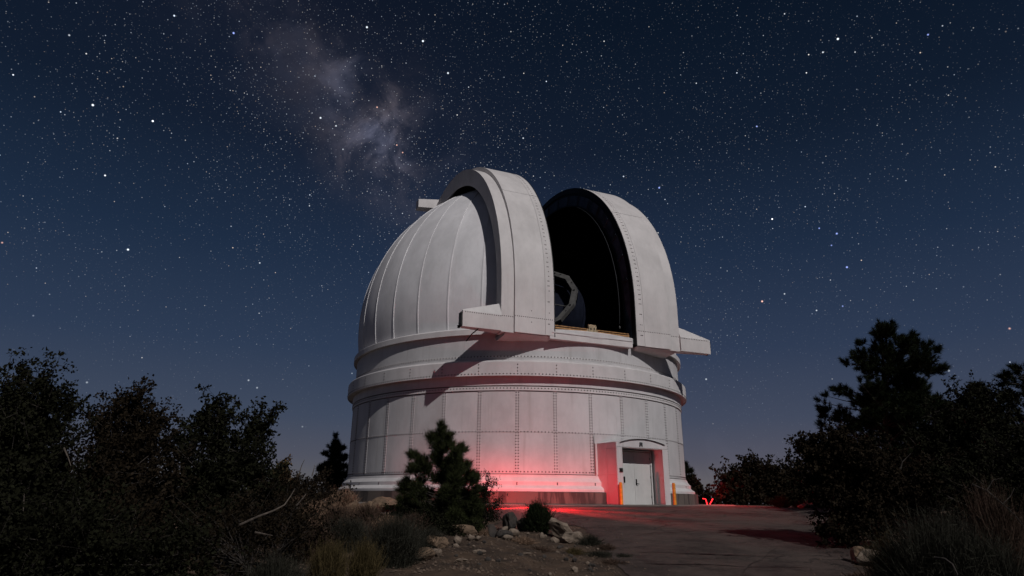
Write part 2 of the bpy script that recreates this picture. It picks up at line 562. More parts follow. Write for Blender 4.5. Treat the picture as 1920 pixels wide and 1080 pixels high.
def build_ground():
    def axis(lo, hi, dense_lo, dense_hi, st):
        a = list(np.arange(dense_lo, dense_hi + 1e-6, st))
        v = dense_hi
        g = st
        while v < hi:
            g *= 1.25
            v += g
            a.append(v)
        v = dense_lo
        g = st
        while v > lo:
            g *= 1.25
            v -= g
            a.insert(0, v)
        return a
    xs = axis(-4000, 4000, -14, 18, 0.22)
    ys = axis(-4000, 4000, 4, 34, 0.22)
    nx = len(xs)
    vs = [(x, y, H(x, y)) for y in ys for x in xs]
    fs = [(j * nx + i, j * nx + i + 1, (j + 1) * nx + i + 1, (j + 1) * nx + i) for j in range(len(ys) - 1) for i in range(nx - 1)]
    link('ground', mesh('ground', vs, fs), M['dirt'], smooth=True, kind='structure')
    vs, fs = [], []
    ys = np.arange(6, 36.01, 0.3)
    N = 40
    for y in ys:
        l = road_l(y) + 0.22 * noise.noise(Vector((0, y * 0.8, 1))) + 0.09 * noise.noise(Vector((0, y * 3.1, 1)))
        r = road_r(y) + 0.30 * noise.noise(Vector((9, y * 0.8, 1))) + 0.09 * noise.noise(Vector((9, y * 3.1, 1)))
        for i in range(N + 1):
            x = l + (r - l) * i / N
            vs.append((x, y, H0(y) + 0.012 + 0.008 * noise.noise(Vector((x * .5, y * .5, 3)))))
    fs = [(j * (N + 1) + i, j * (N + 1) + i + 1, (j + 1) * (N + 1) + i + 1, (j + 1) * (N + 1) + i) for j in range(len(ys) - 1) for i in range(N)]
    link('road', mesh('road', vs, fs), M['asph'], smooth=True, kind='structure')
    # open cracks that cross the lane

    def crackline(p, q, w, seed):
        rnd = random.Random(seed)
        vs, fs = [], []
        n = 46
        for i in range(n + 1):
            t = i / n
            x = p[0] + (q[0] - p[0]) * t
            y = p[1] + (q[1] - p[1]) * t + 0.22 * noise.noise(Vector((x * 1.1, seed, 0))) + 0.07 * noise.noise(Vector((x * 5, seed, 0)))
            ww = w * (0.25 + 1.1 * abs(noise.noise(Vector((x * 2.1, seed, 7)))) * 1.6) * min(1, 6 * t, 6 * (1 - t)) + 0.004
            z = H0(y) + 0.024
            vs += [(x, y - ww, z), (x, y + ww, z)]
            if i:
                fs.append((2 * i - 2, 2 * i, 2 * i + 1, 2 * i - 1))
        link('road_crack', mesh('road_crack', vs, fs), M['crack'], kind='structure')
    crackline((2.9, 15.9), (6.3, 15.4), 0.050, 1)
    crackline((2.6, 14.45), (6.4, 14.1), 0.045, 2)
    crackline((4.0, 21.6), (8.4, 22.3), 0.05, 3)
    crackline((5.2, 25.0), (9.4, 24.4), 0.05, 4)
    crackline((3.4, 18.6), (6.2, 20.1), 0.035, 5)
    crackline((4.4, 13.2), (6.6, 16.8), 0.03, 6)
    # pale concrete apron round the foot of the building
    mb = MB()
    mb.lathe([(10.5, 0.055), (12.55, 0.035), (12.7, -0.05)], 120)
    o = mb.obj('apron_pavement', M['apron'], smooth=False, kind='structure')
    o.location = (DX, DY, 0)


build_ground()

# ------------------------------------------------------------------ observatory
OBS = empty('observatory', (DX, DY, 0), -0.0088, label='white domed observatory of riveted steel with its roof slit standing open', cat='observatory')
TH = 0.405


def frame(ph):
    S, T_ = (math.sin(ph), -math.cos(ph)), (math.cos(ph), math.sin(ph))
    return lambda s, t, z: (s * S[0] + t * T_[0], s * S[1] + t * T_[1], z)


SL = frame(TH)
PORT = frame(math.radians(32.5))
SEAM0, SEAMD = math.radians(0.2), math.radians(10.4)
NSEAM = list(range(-17, 17))       # 34 seams; the leftover behind the building closes the ring
seam_ang = [SEAM0 + SEAMD * k for k in NSEAM]


def ring(name, prof, m, n=200, ang=30, parent=OBS, gap=False, **k):
    o = MB().lathe(prof, n, *((math.radians(41.2), math.radians(382.9)) if gap else ())).obj(name, m, parent, **k)
    autosmooth(o, ang)
    return o


ring('foundation', [(10.2, 0.58), (10.60, 0.57), (10.60, -0.5)], M['conc'], gap=True)
ring('base_skirt', [(10.3, 0.585), (10.46, 0.585), (10.46, 0.69), (10.44, 0.72), (10.25, 0.86), (10.25, 1.02), (10.22, 1.06), (10.10, 1.20), (10.085, 1.27), (10.05, 1.28), (10.05, 1.34), (9.97, 1.345)], M['trim'], ang=18, gap=True)
ring('seam_or_shade_line', [(10.0, 1.335), (10.058, 1.335), (10.058, 1.352), (10.0, 1.36)], M['seam'], gap=True)
ring('wall_core', [(9.975, 1.25), (9.975, 5.2)], M['seam'])
ring('band', [(9.97, 5.19), (10.05, 5.19), (10.05, 5.375), (9.99, 5.38)], M['trim'], ang=12)
ring('seam_or_shade_line', [(9.99, 5.145), (10.006, 5.145), (10.006, 5.20)], M['seam'])  # dark strip painting the shadow below the band's lower edge
ring('seam_or_shade_line', [(9.99, 5.37), (10.02, 5.37), (10.02, 5.44)], M['seam'])  # dark strip painting the shadow below the upper ring's edge
ring('upper_wall_ring', [(10.0, 5.425), (10.06, 5.43), (10.06, 5.95)], M['wall'], ang=12)
ring('cornice', [(10.01, 5.90), (10.34, 5.90), (10.34, 5.84), (10.38, 5.84), (10.38, 6.52), (10.34, 6.57), (10.02, 6.68), (9.98, 6.69)], M['trim'], ang=12)
ring('drum', [(9.99, 6.66), (9.99, 8.05)], M['wall'])
ring('drum_rib', [(9.985, 6.80), (10.0, 6.80), (10.0, 6.90), (9.985, 6.90)], M['trim'])
ring('dome_trim', [(9.95, 7.97), (10.15, 7.97), (10.15, 7.93), (10.19, 7.93), (10.19, 8.20), (10.16, 8.23), (9.93, 8.33)], M['trim'], ang=12)

# wall panels, two rows, each its own sheet with a real gap behind the batten
GAP = 0.0035


def curved_sheet(a0, a1, prof, n=6):
    mb = MB()
    vs = []
    for i in range(n + 1):
        a = a0 + (a1 - a0) * i / n
        for r, z in prof:
            vs.append((r * math.sin(a), -r * math.cos(a), z))
    k = len(prof)
    fs = [(i * k + q, (i + 1) * k + q, (i + 1) * k + q + 1, i * k + q + 1) for i in range(n) for q in range(k - 1)]
    return mb.add(vs, fs)


port_half = math.radians(9.6)
PORT_C = math.radians(32.5 - 0.4)
for i in range(len(seam_ang)):
    a0 = seam_ang[i]
    a1 = seam_ang[i + 1] if i + 1 < len(seam_ang) else seam_ang[0] + 2 * PI
    for z0, z1 in ((1.36, 3.252), (3.262, 5.175)):
        rr = 10.0 + random.Random(i * 7 + int(z0)).uniform(-0.004, 0.004)
        o = curved_sheet(a0 + GAP, a1 - GAP, [(rr - 0.02, z0), (rr, z0 + 0.003), (rr, z1 - 0.003), (rr - 0.02, z1)]).obj('wall_panel', M['wall'], OBS)
        autosmooth(o, 30)
# battens over the vertical seams
for a in seam_ang:
    w = 0.0095
    prof = [(10.0, 1.37), (10.008, 1.37), (10.008, 5.17), (10.0, 5.17)]
    mb = curved_sheet(a - w, a + w, prof, 2)
    for s in (-w, w):
        vs = []
        for r in (9.99, 10.008):
            for z in (1.37, 5.17):
                vs.append((r * math.sin(a + s), -r * math.cos(a + s), z))
        mb.add(vs, [(0, 1, 3, 2)])
    mb.obj('batten', M['wall'], OBS)
o = curved_sheet(-PI, PI, [(9.998, 3.215), (10.004, 3.218), (10.004, 3.296), (9.998, 3.30)], 160).obj('batten', M['wall'], OBS)


def rivets(points, r=0.034, h=0.016):
    """points: (pos, normal); low six-sided heads joined into one mesh"""
    P = np.array([p for p, n in points], dtype=float)
    N = np.array([n for p, n in points], dtype=float)
    N /= np.linalg.norm(N, axis=1)[:, None]
    ref = np.where(np.abs(N[:, 2:3]) > 0.9, np.array([[1.0, 0, 0]]), np.array([[0, 0, 1.0]]))
    U = np.cross(ref, N)
    U /= np.linalg.norm(U, axis=1)[:, None]
    V = np.cross(N, U)
    tris = []
    apex = P + N * h
    K = 6
    for k in range(K):
        a, b = 2 * PI * k / K, 2 * PI * (k + 1) / K
        A = P + U * (r * math.cos(a)) + V * (r * math.sin(a))
        B = P + U * (r * math.cos(b)) + V * (r * math.sin(b))
        A2 = P + (A - P) * 0.6 + N * h
        B2 = P + (B - P) * 0.6 + N * h
        tris += [np.stack([A, B, B2], 1), np.stack([A, B2, A2], 1), np.stack([A2, B2, apex], 1)]
    return np_mesh('rivets', np.concatenate(tris).reshape(-1, 3), 3)


def on_cyl(a, z, r):
    return ((r * math.sin(a), -r * math.cos(a), z), (math.sin(a), -math.cos(a), 0))


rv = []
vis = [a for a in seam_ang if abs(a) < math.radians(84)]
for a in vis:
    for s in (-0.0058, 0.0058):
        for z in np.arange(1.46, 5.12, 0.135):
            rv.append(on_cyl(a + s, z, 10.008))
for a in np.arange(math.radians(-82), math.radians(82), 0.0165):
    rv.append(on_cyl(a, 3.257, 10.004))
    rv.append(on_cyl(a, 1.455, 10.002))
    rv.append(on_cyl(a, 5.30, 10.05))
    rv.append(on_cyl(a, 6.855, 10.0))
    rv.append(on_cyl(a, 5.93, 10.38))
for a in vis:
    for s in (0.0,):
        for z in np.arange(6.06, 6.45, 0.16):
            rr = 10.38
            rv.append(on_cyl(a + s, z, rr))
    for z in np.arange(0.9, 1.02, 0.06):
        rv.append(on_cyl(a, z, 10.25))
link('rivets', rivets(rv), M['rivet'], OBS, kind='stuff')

# dome gores -------------------------------------------------------
SZ, SR = 10.04, 10.07
SW = 2.34            # half width of the slit
SBACK = -2.9


def gore(a0, a1, R, trim, mbn, n=4, m=46):
    bm = bmesh.new()
    th0 = math.asin((8.30 - SZ) / R)
    rows = []
    for j in range(m + 1):
        e = th0 + (math.radians(89.6) - th0) * j / m
        rows.append([bm.verts.new((R * math.cos(e) * math.sin(a0 + (a1 - a0) * i / n), -R * math.cos(e) * math.cos(a0 + (a1 - a0) * i / n), SZ + R * math.sin(e))) for i in range(n + 1)])
    for j in range(m):
        for i in range(n):
            bm.faces.new((rows[j][i], rows[j][i + 1], rows[j + 1][i + 1], rows[j + 1][i]))
    cut(bm)
    me = bpy.data.meshes.new(mbn)
    bm.to_mesh(me)
    bm.free()
    return me


def cut(bm):
    Tn = Vector((math.cos(TH), math.sin(TH), 0))
    Sn = Vector((math.sin(TH), -math.cos(TH), 0))
    for co, no in ((Tn * SW, Tn), (Tn * -SW, Tn), (Sn * SBACK, Sn)):
        bmesh.ops.bisect_plane(bm, geom=bm.verts[:] + bm.edges[:] + bm.faces[:], dist=1e-5, plane_co=co, plane_no=no)
    kill = [f for f in bm.faces if abs(f.calc_center_median().dot(Tn)) < SW and f.calc_center_median().dot(Sn) > SBACK]
    bmesh.ops.delete(bm, geom=kill, context='FACES')


for i in range(len(seam_ang)):
    a0 = seam_ang[i]
    a1 = seam_ang[i + 1] if i + 1 < len(seam_ang) else seam_ang[0] + 2 * PI
    me = gore(a0, a1, SR + (i % 3 - 1) * 0.003, 0, 'dome_panel')
    if len(me.polygons):
        link('dome_panel', me, M['dome'], OBS, smooth=True)
# standing seams
for a in seam_ang:
    mb = MB()
    me = None
    bm = bmesh.new()
    th0 = math.asin((8.32 - SZ) / SR)
    prev = None
    for j in range(61):
        e = th0 + (math.radians(86) - th0) * j / 60
        w = 0.0042 / max(0.12, math.cos(e))
        w = min(w, 0.03)
        row = [bm.verts.new((r * math.cos(e) * math.sin(a + s), -r * math.cos(e) * math.cos(a + s), SZ + r * math.sin(e))) for r, s in ((SR, -w), (SR + 0.026, -w * 0.8), (SR + 0.026, w * 0.8), (SR, w))]
        if prev:
            for q in range(3):
                bm.faces.new((prev[q], prev[q + 1], row[q + 1], row[q]))
        prev = row
    cut(bm)
    if bm.faces:
        me = bpy.data.meshes.new('standing_seam')
        bm.to_mesh(me)
        link('standing_seam', me, M['dome'], OBS)
    bm.free()
# dark lining of the dome, and the drum floor
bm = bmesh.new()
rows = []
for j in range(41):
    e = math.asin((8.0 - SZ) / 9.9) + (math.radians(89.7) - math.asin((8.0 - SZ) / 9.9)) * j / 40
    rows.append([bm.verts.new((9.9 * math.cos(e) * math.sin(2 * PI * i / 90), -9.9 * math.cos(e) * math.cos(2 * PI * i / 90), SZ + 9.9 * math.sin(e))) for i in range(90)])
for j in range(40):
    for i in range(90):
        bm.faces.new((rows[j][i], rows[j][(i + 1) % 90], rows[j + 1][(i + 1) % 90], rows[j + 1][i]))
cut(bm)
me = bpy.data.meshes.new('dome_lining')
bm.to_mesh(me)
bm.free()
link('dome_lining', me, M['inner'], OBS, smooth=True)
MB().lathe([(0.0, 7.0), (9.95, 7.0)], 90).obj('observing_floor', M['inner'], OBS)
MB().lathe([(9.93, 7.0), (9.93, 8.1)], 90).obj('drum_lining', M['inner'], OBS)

# ---- slit coamings: fixed ribs along both edges of the slit


def arch(a, b, zc, z0, end, n=64):
    pts = [(a, z0 + (zc - z0) * i / 4) for i in range(4)]
    for i in range(n + 1):
        t = end * i / n
        pts.append((a * math.cos(t), zc + b * math.sin(t)))
    return pts


def arc_solid(po, pi, t0, t1, fr=SL):
    """band between an outer and an inner path, from t0 to t1"""
    mb = MB()
    vs, fs = [], []
    for (so, zo), (si, zi) in zip(po, pi):
        vs += [fr(so, t0, zo), fr(so, t1, zo), fr(si, t1, zi), fr(si, t0, zi)]
    n = len(po)
    for i in range(n - 1):
        for k in range(4):
            k2 = (k + 1) % 4
            fs.append((i * 4 + k, i * 4 + k2, (i + 1) * 4 + k2, (i + 1) * 4 + k))
    fs += [(3, 2, 1, 0), ((n - 1) * 4, (n - 1) * 4 + 1, (n - 1) * 4 + 2, (n - 1) * 4 + 3)]
    return mb.add(vs, fs)


END = math.radians(107)
for sd in (-1, 1):
    o = arc_solid(arch(9.86, 9.98, 10.04, 8.0, END), arch(9.25, 9.3, 10.04, 8.0, END), sd * 2.34, sd * 2.46).obj('slit_coaming', M['coam'], OBS)
    autosmooth(o)
    for k in range(1, 12):
        t = END * k / 12
        c, s_ = math.cos(t), math.sin(t)
        mb = MB()
        p = [(9.84 * c, 10.04 + 9.96 * s_), (9.27 * c, 10.04 + 9.32 * s_)]
        e = 0.05
        q = []
        for tt in (sd * 2.34, sd * 2.27):
            for (s0, z0) in p:
                q.append(SL(s0 + e * s_, tt, z0 - e * c))
                q.append(SL(s0 - e * s_, tt, z0 + e * c))
        mb.hexa([q[0], q[1], q[3], q[2], q[4], q[5], q[7], q[6]])
        mb.obj('coaming_rib', M['coam'], o)
    o = arc_solid(arch(9.27, 9.32, 10.04, 8.0, END), arch(9.19, 9.24, 10.04, 8.0, END), sd * 2.27, sd * 2.5).obj('slit_rail', M['railm'], OBS)
    autosmooth(o)

# ---- shutters
T1, TS, T2, T3, T4 = 2.38, 2.86, 4.48, 5.146, 7.09


def shutter(sd):
    A, B, ZC = 10.18, 10.50, 10.08
    Z0 = 7.80
    o = arc_solid(arch(A, B, ZC, Z0, END), arch(A - .1, B - .1, ZC, Z0, END), sd * (TS + .006), sd * T2).obj('shutter', M['shut'], OBS, label=None)
    autosmooth(o)
    e = arc_solid(arch(A, B, ZC, Z0 + .01, END), arch(A - .1, B - .1, ZC, Z0 + .01, END), sd * T1, sd * (TS - .006)).obj('edge_plate', M['shut'], o)
    autosmooth(e)
    e = arc_solid(arch(A - .02, B - .02, ZC, Z0 + .01, END), arch(A - .12, B - .12, ZC, Z0, END), sd * (TS - .01), sd * (TS + .01)).obj('seam_filler', M['seam'], o)
    # rubber seal lip on the meeting edge
    e = arc_solid(arch(A + .0, B + .0, ZC, Z0 - .04, END), arch(A - .36, B - .36, ZC, Z0 - .04, END), sd * (T1 - .05), sd * (T1 - .003)).obj('rubber_seal', M['black'], o)
    autosmooth(e)
    # lower outer flange
    f = arc_solid(arch(A - .11, 10.20, ZC, Z0 - .03, END), arch(A - .20, 10.08, ZC, Z0 - .03, END), sd * (T2 + .004), sd * T3).obj('flange', M['shut'], o)
    autosmooth(f)
    # riser between the two skins
    f = arc_solid(arch(A - .005, B - .005, ZC, Z0 + .02, END), arch(A - .19, 10.1, ZC, Z0 + .02, END), sd * (T2 - .05), sd * (T2 + .002)).obj('riser', M['trim'], o)
    autosmooth(f)
    # standing side wall, with the long open gap to the dome below it
    w = arc_solid(arch(A - .112, 10.19, ZC, Z0 + .02, END), arch(9.42, 9.12, ZC, Z0 + .02, END), sd * (T3 - .05), sd * (T3 - .003)).obj('side_wall', M['shut'], o)
    autosmooth(w)
    # inner rib frame that closes the hollow shell
    w = arc_solid(arch(A - .11, B - .11, ZC, Z0 + .05, END), arch(9.75, 9.85, ZC, Z0 + .05, END), sd * (T1 + .02), sd * (T1 + .10)).obj('inner_frame', M['black'], o)
    autosmooth(w)
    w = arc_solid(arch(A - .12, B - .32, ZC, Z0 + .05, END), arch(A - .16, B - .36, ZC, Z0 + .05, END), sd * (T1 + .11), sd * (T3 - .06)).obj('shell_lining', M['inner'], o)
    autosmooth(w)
    # floor plate and roller trucks under the shutter
    mb = MB()
    mb.box(SL, 9.35, A - .12, sd * (T1 + .02), sd * (T3 - .05), Z0 - .02, Z0 + .04)
    mb.obj('bottom_plate', M['trim'], o)
    mb = MB()
    mb.hexa([SL(9.5, sd * 2.5, 7.60), SL(A - .30, sd * 2.5, 7.66), SL(A - .35, sd * 4.9, 7.66), SL(8.9, sd * 4.9, 7.60),
             SL(9.3, sd * 2.45, Z0 - .03), SL(A - .05, sd * 2.45, Z0 - .03), SL(A - .16, sd * 4.9, Z0 - .03), SL(8.7, sd * 4.9, Z0 - .03)])
    mb.obj('roller_truck', M['trim'], o)
    # front rail housing: box with a roof that slopes up against the shutter
    b = MB()
    zb, zt = 7.795, 8.55
    b.hexa([SL(A - .02, sd * (T3 + .003), zb), SL(A - .02, sd * T4, zb), SL(9.72, sd * T4, zb + .02), SL(9.4, sd * (T3 + .003), zb + .02),
            SL(A - .02, sd * (T3 + .003), zt), SL(A - .02, sd * T4, zt), SL(10.04, sd * T4, zt + .07), SL(9.86, sd * (T3 + .003), 9.20)])
    b.obj('rail_housing', M['shut'], o)
    b = MB()
    b.box(SL, 9.74, 10.12, sd * (T4 + .002), sd * (T4 + .06), zb + .08, zt - .05)
    b.box(SL, 9.70, 9.80, sd * (T4 + .002), sd * (T4 + .10), zb + .0, zb + .12)
    b.obj('housing_end_plate', M['dark'], o)
    # rear rail housing near the zenith
    b = MB()
    b.hexa([SL(-3.15, sd * (T3 - .2), 19.62), SL(-3.15, sd * 6.48, 19.50), SL(-2.45, sd * 6.48, 19.50), SL(-2.45, sd * (T3 - .2), 19.66),
            SL(-3.15, sd * (T3 - .2), 20.40), SL(-3.15, sd * 6.48, 20.18), SL(-2.45, sd * 6.48, 20.10), SL(-2.45, sd * (T3 - .2), 20.34)])
    b.obj('rear_rail_housing', M['shut'], o)
    # rivets
    pts = []
    path = arch(A, B, ZC, Z0, END, 300)
    L = 0
    last = -9
    for i in range(1, len(path)):
        (s0, z0), (s1, z1) = path[i - 1], path[i]
        d = math.hypot(s1 - s0, z1 - z0)
        L += d
        if L - last > 0.24 and z1 > 8.0:
            last = L
            nv = Vector(SL((z1 - z0), 0, 0)) + Vector((0, 0, -(s1 - s0)))
            n2 = Vector(SL(z1 - z0, 0, -(s1 - s0)))
            for tt in ((2.64, 2.70) if int(L * 3) % 3 else (2.64,)):
                pts.append((SL(s1, sd * tt, z1), tuple(n2)))
            if sd > 0 or z1 < 9.5:
                pts.append((SL(s1, sd * 3.6 if sd < 0 else sd * 2.74, z1), tuple(n2)))
    n2 = Vector(SL(1, 0, 0))
    for t in np.arange(T1 + .1, T2, 0.11):
        if abs(t - TS) > .04:
            pts.append((SL(A, sd * t, 8.60), tuple(n2)))
    for t in np.arange(T2 + .06, T4 - .05, 0.11):
        pts.append((SL(A - (.108 if t < T3 else .018), sd * t, 8.56 if t < T3 else 8.50), tuple(n2)))
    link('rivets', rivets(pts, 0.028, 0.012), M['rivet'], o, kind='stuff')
    # horizontal lap joints
    for t in (0.62,):
        c, s_ = math.cos(t), math.sin(t)
        mb = MB()
        po = [(A * math.cos(t + k) + .004, ZC + B * math.sin(t + k) + .004) for k in (-.0007, .0007)]
        q = []
        for tt in (sd * T1, sd * T2):
            q += [SL(po[0][0], tt, po[0][1]), SL(po[1][0], tt, po[1][1])]
        mb.add(q, [(0, 1, 3, 2)])
        mb.obj('lap_joint', M['seam'], o)
    return o


sh = shutter(-1)
shutter(1)
# thin brace hanging below the left housing
MB().tube([SL(10.0, -6.25, 7.80), SL(9.6, -6.42, 7.62), SL(9.15, -6.55, 7.35)], 0.03, 6).obj('brace', M['dark'], sh)

# sill between the shutters, rail, bracket
b = MB()
b.box(SL, 9.85, 10.17, -2.62, 2.10, 7.67, 7.97)
b.obj('sill', M['shut'], OBS)
b = MB()
b.box(SL, 9.88, 10.20, -2.5, 2.08, 7.975, 8.03)
b.obj('sill_cap', M['trim'], OBS)
b = MB()
b.box(SL, 9.55, 9.80, -2.5, 2.2, 7.80, 8.20)
b.obj('sill_back', M['black'], OBS)
b = MB()
b.box(SL, 9.90, 9.96, -2.5, 2.05, 8.405, 8.445)
b.box(SL, 9.90, 9.98, -2.5, 2.05, 8.265, 8.345)
o = b.obj('wooden_rail', M['wood'], OBS)
b = MB()
b.box(SL, 9.88, 10.02, -.36, .06, 8.22, 8.66)
b.box(SL, 9.9, 10.0, -.46, .16, 8.24, 8.40)
b.box(SL, 9.9, 9.98, .06, .12, 8.50, 8.60)
b.obj('rail_bracket', M['tan'], OBS)
b = MB()
for q in (-.24, -.05):
    b.box(SL, 10.02, 10.03, q - .03, q + .03, 8.38, 8.50)
b.obj('bracket_bolt', M['dark'], OBS)
cd = MB()
cd.tube([SL(9.35 * math.cos(t), 1.93, 10.04 + 9.2 * math.sin(t)) for t in np.linspace(-.10, 1.0, 30)], 0.022, 5)
co = cd.obj('inner_cable', M['railm'], OBS)
k = MB()
k.tube([SL(9.3, 1.93, 9.02), SL(9.3, 1.93, 8.93), SL(9.3, 1.93, 8.86)], [0.02, 0.05, 0.03], 8)
k.obj('cable_end', M['steel'], co)

# ---- entrance portal
PW, PT0, PT1 = 11.25, -1.72, 1.53       # front plane, left and right faces
OT0, OT1, OZ = -1.38, 1.17, 2.57        # opening


def top_z(t):
    u = (t - (PT0 + PT1) / 2) / ((PT1 - PT0) / 2)
    return 2.78 + 0.27 * (1 - u * u)


port = MB()
ts = [PT0 + (PT1 - PT0) * i / 16 for i in range(17)]
vs, fs = [], []
for t in ts:                                     # arched roof and lintel
    vs += [PORT(PW, t, OZ), PORT(PW, t, top_z(t)), PORT(9.6, t, top_z(t)), PORT(9.6, t, OZ)]
for i in range(16):
    for k in range(4):
        k2 = (k + 1) % 4
        fs.append((i * 4 + k, (i + 1) * 4 + k, (i + 1) * 4 + k2, i * 4 + k2))
fs += [(0, 1, 2, 3), (67, 66, 65, 64)]
port.add(vs, fs)
porto = port.obj('entrance_portal', M['wall'], OBS)
b = MB()
b.box(PORT, 9.8, PW, PT0 + .012, OT0, -.2, OZ)
b.obj('door_jamb', M['wall'], porto)
b = MB()
b.box(PORT, 9.8, PW, OT1, PT1, -.2, OZ)
b.obj('door_jamb', M['wall'], porto)
# side sheets with recessed joints
for s0, s1 in ((9.8, 10.55), (10.562, PW - .012)):
    for z0, z1 in ((-.1, 1.345), (1.357, 2.52), (2.532, 2.76)):
        b = MB()
        b.box(PORT, s0, s1, PT0 - .012, PT0 + .010, z0, z1)
        b.obj('side_panel', M['wall'], porto)
b = MB()
b.box(PORT, 9.80, 9.90, PT0 - .13, PT0 - .012, .60, 2.80)
b.box(PORT, 9.80, PW - .012, PT0 - .03, PT0 + .012, 2.765, 2.80)
b.obj('corner_flange', M['trim'], porto)
# arched hood moulding
vs, fs = [], []
for t in ts[1:-1]:
    z = top_z(t)
    for s_ in (PW + .001, PW + .05):
        vs += [PORT(s_, t, z - .075), PORT(s_, t, z - .045)]
for i in range(len(ts) - 3):
    q, w_ = i * 4, (i + 1) * 4
    fs += [(q, w_, w_ + 2, q + 2), (q + 2, w_ + 2, w_ + 3, q + 3), (q + 3, w_ + 3, w_ + 1, q + 1)]
MB().add(vs, fs).obj('hood_moulding', M['dark'], porto)
b = MB()
b.box(PORT, PW + .001, PW + .006, PT0 + .02, PT1 - .02, OZ + .02, OZ + .028)
b.obj('joint_line', M['seam'], porto)
RD = 10.50                                        # plane of the doors
b = MB()
b.box(PORT, RD - .12, RD + .05, OT1 - .14, OT1 - .06, 0.0, OZ - .04)
b.box(PORT, RD - .12, RD + .05, OT0 + .03, OT0 + .12, 0.0, OZ - .04)
b.box(PORT, RD - .12, RD + .05, OT0 + .03, OT1 - .06, OZ - .10, OZ - .04)
fr_ = b.obj('door_frame', M['door'], porto)
b = MB()
b.box(PORT, RD - .2, RD - .12, OT0, OT1, -.1, OZ)
b.obj('door_back', M['dark'], porto)
for t0, t1 in ((OT0 + .13, -.012), (-.004, OT1 - .15)):
    b = MB()
    b.box(PORT, RD - .06, RD, t0, t1, 0.03, OZ - .12)
    dl = b.obj('door', M['door'], porto)
    for hz in (0.35, 1.25, 2.1):
        b = MB()
        tt = t0 + .0 if t0 < -.5 else t1
        b.box(PORT, RD, RD + .02, tt - .012, tt + .012, hz, hz + .12)
        b.obj('hinge', M['steel'], dl)
b = MB()
b.box(PORT, RD, RD + .015, .05, .12, 0.92, 1.20)
b.tube([PORT(RD + .01, .09, 1.0), PORT(RD + .07, .09, 1.0), PORT(RD + .07, .20, .98)], .016, 6)
b.tube([PORT(RD + .01, .09, 1.12), PORT(RD + .03, .09, 1.12)], .03, 8)
b.obj('door_handle', M['dark'], dl)
b = MB()
b.box(PORT, PW, PW + .045, -1.60, -1.42, 1.47, 1.64)
b.obj('keypad_box', M['dark'], porto)
b = MB()
b.box(PORT, RD + .052, RD + .09, OT0 + .60, OT0 + .70, 1.02, 1.30)
b.obj('card_reader', M['dark'], porto)
b = MB()
b.box(PORT, PW + .001, PW + .03, -.30, -.12, 2.70, 2.84)
b.box(PORT, PW + .001, PW + .03, -.30, -.26, 2.64, 2.70)
b.box(PORT, PW + .001, PW + .03, -.16, -.12, 2.64, 2.70)
b.obj('sign_plate', mat('grey_sign', (0.05, 0.05, 0.055), 0.5), porto)
b = MB()
b.box(PORT, RD + .05, PW + .25, OT0, OT1, -.1, 0.045)
b.obj('threshold', M['apron'], porto)
b = MB()
b.tube([on_cyl(math.radians(21.6), z, 10.05)[0] for z in (1.4, 2.2, 3.15)], 0.012, 6)
b.obj('conduit', M['dark'], OBS)


def bollard(x, y, tall, lab):
    root = empty('bollard', (x, y, 0.0), label=lab, cat='bollard', group='yellow bollards beside the entrance')
    b = MB()
    b.tube([(0, 0, 0.0), (0, 0, tall - .06), (0, 0, tall - .02), (0, 0, tall)], [.075, .075, .06, .02], 14)
    o = b.obj('post', M['yellow'], root)
    autosmooth(o, 40)
    b = MB()
    b.tube([(0, 0, 0.02), (0, 0, 0.065)], [.13, .12], 12)
    b.obj('footing', M['apron'], root)


bollard(4.96, 29.75, 1.02, 'yellow bollard in front of the left door jamb, beside the doors')
bollard(7.42, 30.1, 1.02, 'yellow bollard right of the portal, before the bare concrete footing')

# ---- telescope behind the slit
TEL = empty('telescope', (0, 0, 0), label='reflecting telescope with a pale octagonal top ring, seen inside the dark slit', cat='telescope')
TEL.location = (DX, DY, 0)
TEL.rotation_euler = (0, 0, -0.0088)
tc_ = Vector(SL(5.0, -0.85, 11.28))
ax = Vector(SL(0.55, -0.62, 0.42)).normalized()
ux = ax.cross(Vector((0, 0, 1))).normalized()
vx = ux.cross(ax).normalized()


def octring(r0, r1, h0, h1, n=8):
    mb = MB()
    vs, fs = [], []
    for i in range(n):
        a = 2 * PI * (i + .5) / n
        d = ux * math.cos(a) + vx * math.sin(a)
        vs += [tc_ + d * r0 + ax * h0, tc_ + d * r1 + ax * h0, tc_ + d * r1 + ax * h1, tc_ + d * r0 + ax * h1]
    for i in range(n):
        j = (i + 1) % n
        for k in range(4):
            k2 = (k + 1) % 4
            fs.append((i * 4 + k, j * 4 + k, j * 4 + k2, i * 4 + k2))
    return mb.add(vs, fs)


ro = octring(2.12, 2.42, -.25, 0.0, 12).obj('top_ring', M['steel'], TEL)
for i in range(24):
    if i % 3 == 0:
        continue
    a = 2 * PI * i / 24 + .06 * (i % 2)
    d = ux * math.cos(a) + vx * math.sin(a)
    hs = MB()
    hs.tube([tc_ + d * 2.24 + ax * .002, tc_ + d * 2.24 + ax * .010], .05 + .02 * (i % 2), 8)
    hs.obj('lightening_hole', M['dark'], ro)
vn = MB()
for i in range(4):
    a = 2 * PI * i / 4 + .35
    d = ux * math.cos(a) + vx * math.sin(a)
    vn.tube([tc_ + d * .3 - ax * .1, tc_ + d * 2.03 - ax * .1], .035, 5)
vn.obj('spider_vane', M['steel'], TEL)
cg = MB()
cg.tube([tc_ - ax * .5, tc_ - ax * .45, tc_ + ax * .10, tc_ + ax * .12], [.28, .34, .34, .2], 18)
autosmooth(cg.obj('secondary_cage', M['tube'], TEL))
tb = MB()
